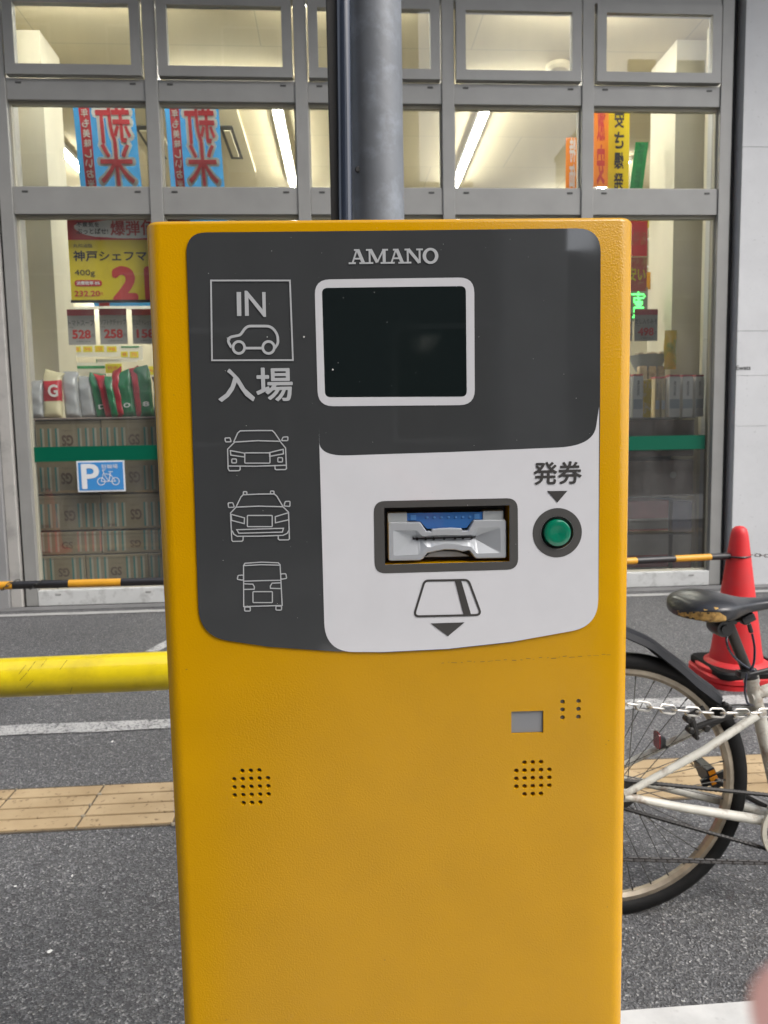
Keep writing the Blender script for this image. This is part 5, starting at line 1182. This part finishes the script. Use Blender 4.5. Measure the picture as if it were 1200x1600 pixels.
# seat post
sp0 = B(1137, 972); sp = MB(); sp.tube([STT-d_*.02, sp0], .0135, 16)
sp.build('seat_post', mat('dark_seatpost', (.05, .046, .042), rough=.45, metal=.4, var=.2), bk)
cl = MB(); cc = B(1124, 979); cl.lathe([(.020, -.028), (.022, -.02), (.022, .02), (.020, .028)], cc, 24, 'y'); cl.lathe([(.011, -.032), (.011, .032)], cc, 12, 'y')
cl.box(sp0.x-.012, sp0.x+.018, BY-.014, BY+.014, sp0.z-.004, sp0.z+.022, .003)
cl.build('saddle_clamp', BLK, bk)
# saddle: sections from the broad tail to the long nose
z_top = lambda u: .8345-.003*u
secs = []
xr0, xn = B(1053, 945).x, B(1053, 945).x+.275
zt0 = B(1100, 924).z
data = [(0.0, .012, .012, -.026), (.02, .050, .026, -.018), (.07, .080, .046, -.006), (.16, .103, .058, .001), (.28, .108, .062, .004), (.40, .095, .058, .002), (.52, .068, .048, -.004), (.66, .040, .036, -.009), (.82, .026, .030, -.009), (.94, .022, .028, -.007), (1.0, .010, .014, -.012)]
for f, hw, th, dz in data:
    th *= .86; L = []; x = xr0+(xn-xr0)*f
    for k in range(32):
        a = 2*math.pi*k/32; y = hw*math.copysign(abs(math.cos(a))**.75, math.cos(a)); s_a = math.sin(a)
        z = (th*.34*abs(s_a)**.8) if s_a > 0 else -th*.72*abs(s_a)**.45
        z -= (abs(y)/.11)**2*.010
        L.append(Vector((x, BY+y, zt0-.022+dz+z)))
    secs.append(L)
def refine(secs, n=4):
    out = []
    for i in range(len(secs)-1):
        p0, p1, p2, p3 = secs[max(i-1, 0)], secs[i], secs[i+1], secs[min(i+2, len(secs)-1)]
        for j in range(n):
            t = j/n; out.append([(b_*2+(c__-a__)*t+(a__*2-b_*5+c__*4-d__)*t*t+(b_*3-a__-c__*3+d__)*t*t*t)*.5 for a__, b_, c__, d__ in zip(p0, p1, p2, p3)])
    out.append(secs[-1]); return out
SS = refine(secs); sad = MB().loft(SS).build('saddle', VINYL, bk)
# torn strip: exposed foam on the near rear flank, ragged
tn = MB(); rnd = random.Random(8)
def surf(fi, ang, off=.0012):
    i = min(len(SS)-1, max(0, int(round(fi*(len(SS)-1))))); L = SS[i]; k = ang/360*32; a = L[int(k) % 32]; b_ = L[(int(k)+1) % 32]; p = a.lerp(b_, k-int(k)); cen = sum(L, Vector())/len(L)
    return p+(p-cen).normalized()*off
U_ = [(.03, 176, 196), (.07, 168, 202), (.11, 166, 206), (.15, 168, 206), (.20, 173, 207), (.26, 177, 208), (.31, 178, 207), (.35, 181, 206), (.39, 190, 202)]
vs = []
for f, a0_, a1_ in U_:
    a0_ += rnd.uniform(-3, 3); a1_ += rnd.uniform(-3, 3)
    vs += [surf(f, a0_, .0008), surf(f, (a0_+a1_)/2, .0030), surf(f, a1_, .0008)]
tn.add(vs, [(3*i+j, 3*i+j+1, 3*i+4+j, 3*i+3+j) for i in range(len(U_)-1) for j in (0, 1)], True)
for (f0, f1, a0_, a1_) in ((.02, .05, 130, 150), (.25, .28, 158, 168), (.32, .34, 150, 164), (.14, .16, 148, 158)):
    tn.add([surf(f0, a0_, .001), surf(f0, a1_, .001), surf(f1, a1_-3, .001), surf(f1, a0_+4, .001)], [(0, 1, 2, 3)])
tn.build('torn_foam', FOAM, sad)
rl = MB()
for s in (-1, 1): rl.tube([B(1085, 952)+Vector((0, s*.03, 0)), B(1110, 968)+Vector((0, s*.022, 0)), cc+Vector((0, s*.02, .018)), B(1150, 960)+Vector((0, s*.02, 0)), B(1190, 940)+Vector((0, s*.008, 0))], .0042, 8)
rl.build('saddle_rail', BLKM, sad)
sw = MB(); sw.prism([tuple((B(*q).x, B(*q).z)) for q in ((1062, 950), (1085, 958), (1110, 965), (1128, 958), (1138, 946), (1100, 946))], BY-.045, BY+.045); sw.build('saddle_base', BLK, sad)
# lamp bracket and lock cable
lb_ = MB(); q = B(1167, 966, -.02); lb_.box(-.017, .017, -.012, .012, -.010, .010, .003); M = Matrix.Translation(q) @ Euler((0, R(-24), 0)).to_matrix().to_4x4()
lb_.v = [M @ v for v in lb_.v]; lb_.tube([B(1150, 970, -.01), q], .005, 8); lb_.tube([B(1170, 975, -.02), B(1174, 988, -.02)], .0055, 10); lb_.build('lamp_bracket', BLK, bk)
ck = MB()
def cat(pts, n=6):
    pts = [Vector(p) for p in pts]; out = []
    for i in range(len(pts)-1):
        p0, p1, p2, p3 = pts[max(i-1, 0)], pts[i], pts[i+1], pts[min(i+2, len(pts)-1)]
        for j in range(n):
            t = j/n; out.append((p1*2+(p2-p0)*t+(p0*2-p1*5+p2*4-p3)*t*t+(p1*3-p0-p2*3+p3)*t*t*t)*.5)
    return out+[pts[-1]]
ck.tube(cat([B(1140, 985, -.015), B(1135, 1000, -.03), B(1142, 1020, -.035), B(1160, 1038, -.03), B(1182, 1049, -.025), B(1200, 1052, -.02), B(1215, 1050, -.02)]), .0030, 8)
ck.tube(cat([B(1175, 990, -.02), B(1179, 1012, -.025), B(1178, 1035, -.03), B(1172, 1048, -.03)]), .0030, 8)
ck.tube(cat([B(1166, 1052, -.03), B(1164, 1080, -.035), B(1168, 1098, -.03), B(1176, 1102, -.02)]), .0028, 8)
ck.build('lock_cable', mat('blue_black_cable', (.012, .014, .03), rough=.25, coat=.4), bk)
cp = MB(); cp.tube([STT+d_*.0+Vector((0, -.002, -.002)), STT+d_*.02], .0185, 16); q = B(1163, 1054, -.024); cp.box(q.x-.014, q.x+.012, q.y-.008, q.y+.02, q.z-.008, q.z+.008, .003)
cp.tube([B(1163, 1056, -.026), B(1200, 1047, -.03), B(1212, 1044, -.03)], [.006, .0065, .005], 10)
cp.build('seat_collar', BLK, bk)
# clip-on mudguard
mg = MB(); cen = [B(945, 975), B(975, 987), B(1010, 1003), B(1035, 1022), B(1058, 1040), B(1080, 1060), B(1100, 1075), B(1117, 1088)]
cen = [Vector((.46, BY, .762)), Vector((.56, BY, .770))]+cen; cen = cat(cen, 4); Ls = []
for i, p in enumerate(cen):
    t = (cen[min(i+1, len(cen)-1)]-cen[max(i-1, 0)]).normalized(); up = Vector((-t.z, 0, t.x)); f = i/(len(cen)-1); hw = .034+.014*f if f < .92 else .048-.02*(f-.92)*5
    th = .0028
    pr_ = [(-1, -.35), (-.8, .25), (-.4, .55), (0, .62), (.4, .55), (.8, .25), (1, -.35)]
    L = [p+Vector((0, a*hw, 0))+up*(b_*hw*.62) for a, b_ in pr_]+[p+Vector((0, a*hw*.94, 0))+up*(b_*hw*.62-th) for a, b_ in reversed(pr_)]
    Ls.append(L)
mg.loft(Ls); mg.tube([B(1116, 1086), B(1122, 1098), B(1128, 1108)], .0035, 8); mg.build('mudguard', mat('graphite_plastic', (.013, .014, .017), rough=.45, spec=.22), bk)
# brake, cables
br = MB(); 
for (p_, q_, r_) in (((1072, 1122), (1100, 1106), .0075), ((1078, 1140), (1110, 1128), .008), ((1110, 1128), (1148, 1116), .0075), ((1080, 1124), (1088, 1148), .009), ((1130, 1098), (1146, 1116), .006), ((1100, 1140), (1140, 1118), .005)):
    for s in (-.036,): br.tube([B(*p_, s), B(*q_, s-.004)], r_, 10)
for p_, r_ in (((1074, 1123), .009), ((1078, 1140), .009), ((1087, 1151), .006), ((1137, 1104), .008), ((1102, 1136), .010)): q = B(*p_, -.036); br.lathe([(r_*.6, -.012), (r_, -.009), (r_, .009), (r_*.6, .012)], q, 14, 'y')
br.tube(cat([B(1120, 1104, -.03), B(1150, 1101, -.03), B(1178, 1103, -.02)]), .0022, 6)
br.build('rear_brake', BLKM, bk)
rf = MB(); q = B(1029, 1156, .03); rf.loft([[q+Vector((x, y*1.0, z)) for y, z in rrect(-.018, -.022, .018, .022, .012, 5)] for x in (-.006, -.002)]); rf.build('rear_reflector', RED, bk)
rf = MB(); rf.loft([[q+Vector((-.002, 0, -.002))+Vector((0, y, z)) for y, z in rrect(-.018, -.020, .018, .020, .012, 5)], [q+Vector((.014, 0, -.006))+Vector((0, y*.7, z*.7)) for y, z in rrect(-.018, -.022, .018, .022, .012, 5)]]); rf.tube([q+Vector((.01, 0, -.012)), B(1042, 1168, .04)], .004, 8); rf.build('reflector_housing', BLK, bk)
# drivetrain
cg = MB(); cg.lathe([(.018, -.052), (.036, -.050), (.036, -.046), (.018, -.044)], hub, 24, 'y'); cg.build('sprocket', BLKM, bk)
ch = MB(); yk = -.048; CRr = .078
def chain_run(a, b_):
    a, b_ = Vector(a), Vector(b_); n = int((b_-a).length/.0063)
    for i in range(n):
        p = a.lerp(b_, (i+.5)/n); d = (b_-a).normalized()*.0038; w_ = .0032 if i % 2 else .0021
        ch.tube([p-d, p+d], [.0048, .0060] if i % 2 else [.0060, .0048], 6)
chain_run((HX-.0, BY+yk, HZ+.036), (BBx.x, BY+yk, BBx.z+CRr)); chain_run((HX, BY+yk, HZ-.036), (BBx.x, BY+yk, BBx.z-CRr))
ch.torus((HX, BY+yk, HZ), .036, .0038, 'y', 24, 6, math.pi/2, 3*math.pi/2); ch.torus((BBx.x, BY+yk, BBx.z), CRr, .0038, 'y', 40, 6)
ch.build('drive_chain', BLKM, bk)
cr_ = MB(); prof = [(CRr+.014, -.004), (CRr+.014, .004), (CRr+.002, .004), (CRr+.002, -.004)]
cr_.loft([[Vector((BBx.x+r*math.cos(a), BY-.060+h, BBx.z+r*math.sin(a))) for r, h in prof] for a in [2*math.pi*k/56 for k in range(56)]], closed=True)
cr_.build('chain_guard', mat('ivory_guard', (.50, .48, .40), rough=.5, dirt=(.12, .1, .07), dirt_scale=30, dirt_amt=.5), bk)
cs = MB()
for k in range(5):
    a = 2*math.pi*k/5+.35; cs.tube([BBx+Vector((0, -.052, 0)), BBx+Vector((CRr*math.cos(a), -.052, CRr*math.sin(a)))], .007, 8)
cs.lathe([(.022, -.056), (.022, -.040)], BBx, 18, 'y'); cs.build('chainring_spider', BLKM, bk)
pd1 = B(1108, 1210, .10); pd2 = BBx*2-pd1
ak = MB(); ak.tube([BBx+Vector((0, .055, 0)), Vector((pd1.x, BY+.075, pd1.z))], [.012, .009], 10); ak.build('crank_arm', mat('dark_crank', (.06, .06, .06), rough=.35, metal=.6), bk); ak = MB(); ak.tube([BBx+Vector((0, -.066, 0)), Vector((pd2.x, BY-.08, pd2.z))], [.012, .009], 10); ak.build('crank_arm', mat('dark_crank', (.06, .06, .06), rough=.35, metal=.6), bk)
for q in (Vector((pd1.x, BY+.115, pd1.z)), Vector((pd2.x, BY-.12, pd2.z))):
    b = MB(); b.box(-.012, .012, -.042, .042, -.030, .030, .003); b.box(-.036, .036, -.045, -.034, -.011, .011, .002); M = Matrix.Translation(q) @ Euler((0, R(-22), 0)).to_matrix().to_4x4(); b.v = [M @ v for v in b.v]
    pdl = b.build('pedal', BLK, bk)
    b = MB(); b.box(-.0130, .009, -.0475, -.0440, -.012, .010, .001); b.box(-.009, .009, -.0435, -.0425, .014, .026, .0005); b.v = [M @ v for v in b.v]; b.build('pedal_reflector', AMB, pdl)
ks = MB(); ks.tube([(HX+.02, BY+.062, HZ-.02), (HX-.02, BY+.16, .02), (HX-.05, BY+.175, .01)], .007, 8); ks.build('kickstand', BLKM, bk)

# ------------------------------------------------------------------ the street behind the photographer (it shades the scene and shows in the gloss)
def block(name, label, x0, x1, y0, y1, h, m, rowsw=0, colsw=0, face='+y'):
    t = thing(name, label, 'building', ((x0+x1)/2, (y0+y1)/2, 0), group='buildings across the street')
    b = MB(); b.box(x0, x1, y0, y1, 0, h); b.box(x0-.1, x1+.1, y0-.1, y1+.1, h+.002, h+.25); b.build('wall', m, t)
    if rowsw:
        f_, g_ = MB(), MB()
        for r in range(rowsw):
            for c in range(colsw):
                cx = x0+(x1-x0)*(c+.5)/colsw; z = 1.2+r*3.0
                f_.box(cx-.75, cx+.75, y1+.002, y1+.06, z, z+1.5); g_.box(cx-.68, cx+.68, y1+.062, y1+.07, z+.07, z+1.43)
        fo = f_.build('window_frame', ALU, t); g_.build('window_glass', mat('dark_window', (.03, .035, .04), rough=.08), t)
    return t
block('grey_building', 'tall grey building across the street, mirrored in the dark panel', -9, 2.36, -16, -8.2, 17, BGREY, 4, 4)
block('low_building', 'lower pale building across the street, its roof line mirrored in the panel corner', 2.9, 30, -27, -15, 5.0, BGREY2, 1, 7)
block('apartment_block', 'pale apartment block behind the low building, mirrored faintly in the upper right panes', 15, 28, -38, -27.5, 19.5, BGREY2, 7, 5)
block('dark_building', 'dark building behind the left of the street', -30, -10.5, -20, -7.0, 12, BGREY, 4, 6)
cc_ = thing('concrete_column', 'square concrete column across the roadway, mirrored as a pale band in the dark panel', 'column', (1.33, -5.2, 0))
MB().box(1.08, 1.62, -5.5, -5.0, 0, 11, .02).build('column_shaft', mat('pale_column_paint', (.33, .33, .33), rough=.8, var=.06, vs_=2), cc_); MB().box(1.0, 1.66, -5.6, -4.9, 0, .35, .02).build('column_foot', CONCD, cc_)
up = thing('utility_pole', 'concrete utility pole across the street with a crossarm, mirrored in the panel corner', 'utility pole', (3.2, -9.0, 0))
MB().tube([(3.22, -9, 0), (3.17, -9, 9.5)], [.17, .12], 20).build('pole', CONCD, up)
MB().box(2.05, 3.95, -9.16, -9.08, 8.2, 8.32, .01).build('crossarm', BLKM, up)
wr_ = MB()
for i, (z, y) in enumerate(((8.4, -9.0), (8.4, -9.1), (7.5, -9.0))): wr_.tube([(-30+60*k/24, y-.1*i, z-1.6*4*(k/24)*(1-k/24)*.3) for k in range(25)], .012, 6)
tag(wr_.build('overhead_wires', BLK), 'black overhead wires strung along the street, mirrored in the panel', 'wires')

# ------------------------------------------------------------------ the photographer's fingertip, out of focus at the lens
def CP(r, u, w_): return CAMP+CR*r+CU*u+fw*w_
hand = thing('hand', 'blurred pink fingertip of a hand entering at the lower right corner', 'hand', CP(.11, -.10, -.01))
chains = [  # joints from palm outwards, radii
 [((.105, -.080, -.010), .0105), ((.082, -.060, .018), .0098), ((.054, -.045, .037), .0088), ((.0300, -.0360, .045), .0076)],
 [((.112, -.098, -.008), .0105), ((.100, -.092, .030), .0098), ((.085, -.090, .052), .0090), ((.068, -.086, .052), .0072)],
 [((.118, -.114, -.010), .0098), ((.112, -.112, .026), .0092), ((.100, -.112, .046), .0084), ((.085, -.110, .044), .0068)],
 [((.122, -.128, -.014), .0086), ((.120, -.130, .014), .0080), ((.112, -.132, .030), .0072), ((.100, -.130, .030), .0060)],
 [((.095, -.090, -.058), .0125), ((.075, -.072, -.050), .0110), ((.056, -.058, -.036), .0096)]]
me = bpy.data.meshes.new('hand_skin'); V_, E_, R_ = [], [], []
def av(p, r): V_.append(tuple(CP(*p)-hand.location)); R_.append(r); return len(V_)-1
root_ = av((.120, -.108, -.060), .026); wr1 = av((.135, -.135, -.105), .024); wr2 = av((.155, -.21, -.20), .030); E_ += [(root_, wr1), (wr1, wr2)]
pm1 = av((.116, -.102, -.035), .024); E_.append((root_, pm1))
for c__ in chains:
    pr2 = root_ if c__ is chains[-1] else pm1
    for p, r in c__: i_ = av(p, r); E_.append((pr2, i_)); pr2 = i_
me.from_pydata(V_, E_, []); ho = bpy.data.objects.new('hand_skin', me); COL.objects.link(ho)
md = ho.modifiers.new('skin', 'SKIN'); md.branch_smoothing = .3
for i_, sv in enumerate(me.skin_vertices[0].data): sv.radius = (R_[i_], R_[i_]); sv.use_root = (i_ == 0)
ho.modifiers.new('sub', 'SUBSURF').levels = 2
dg = bpy.context.evaluated_depsgraph_get(); dg.update(); me2 = bpy.data.meshes.new_from_object(ho.evaluated_get(dg)); ho.modifiers.clear(); ho.data = me2
for p in me2.polygons: p.use_smooth = True
sk = mat('skin', (.44, .075, .065), rough=.5, var=.1, vs_=60); b__ = sk.node_tree.nodes['Principled BSDF']; b__.inputs['Subsurface Weight'].default_value = .3; b__.inputs['Subsurface Scale'].default_value = .004
me2.materials.clear(); me2.materials.append(sk); ho.parent = hand
nl = MB(); tip = CP(.0300, -.0360, .045); dd_ = (tip-CP(.054, -.045, .037)).normalized(); nn_ = (fw-dd_*fw.dot(dd_)).normalized(); sd2 = dd_.cross(nn_)
nl.loft([[tip+dd_*(.001+.0045*math.cos(a))+sd2*.0045*math.sin(a)+nn_*(.0074-.0012*math.sin(a)**2+o_) for a in [2*math.pi*k/20 for k in range(20)]] for o_ in (0, .0005)])
nl.build('fingernail', mat('nail', (.68, .40, .36), rough=.25), hand)
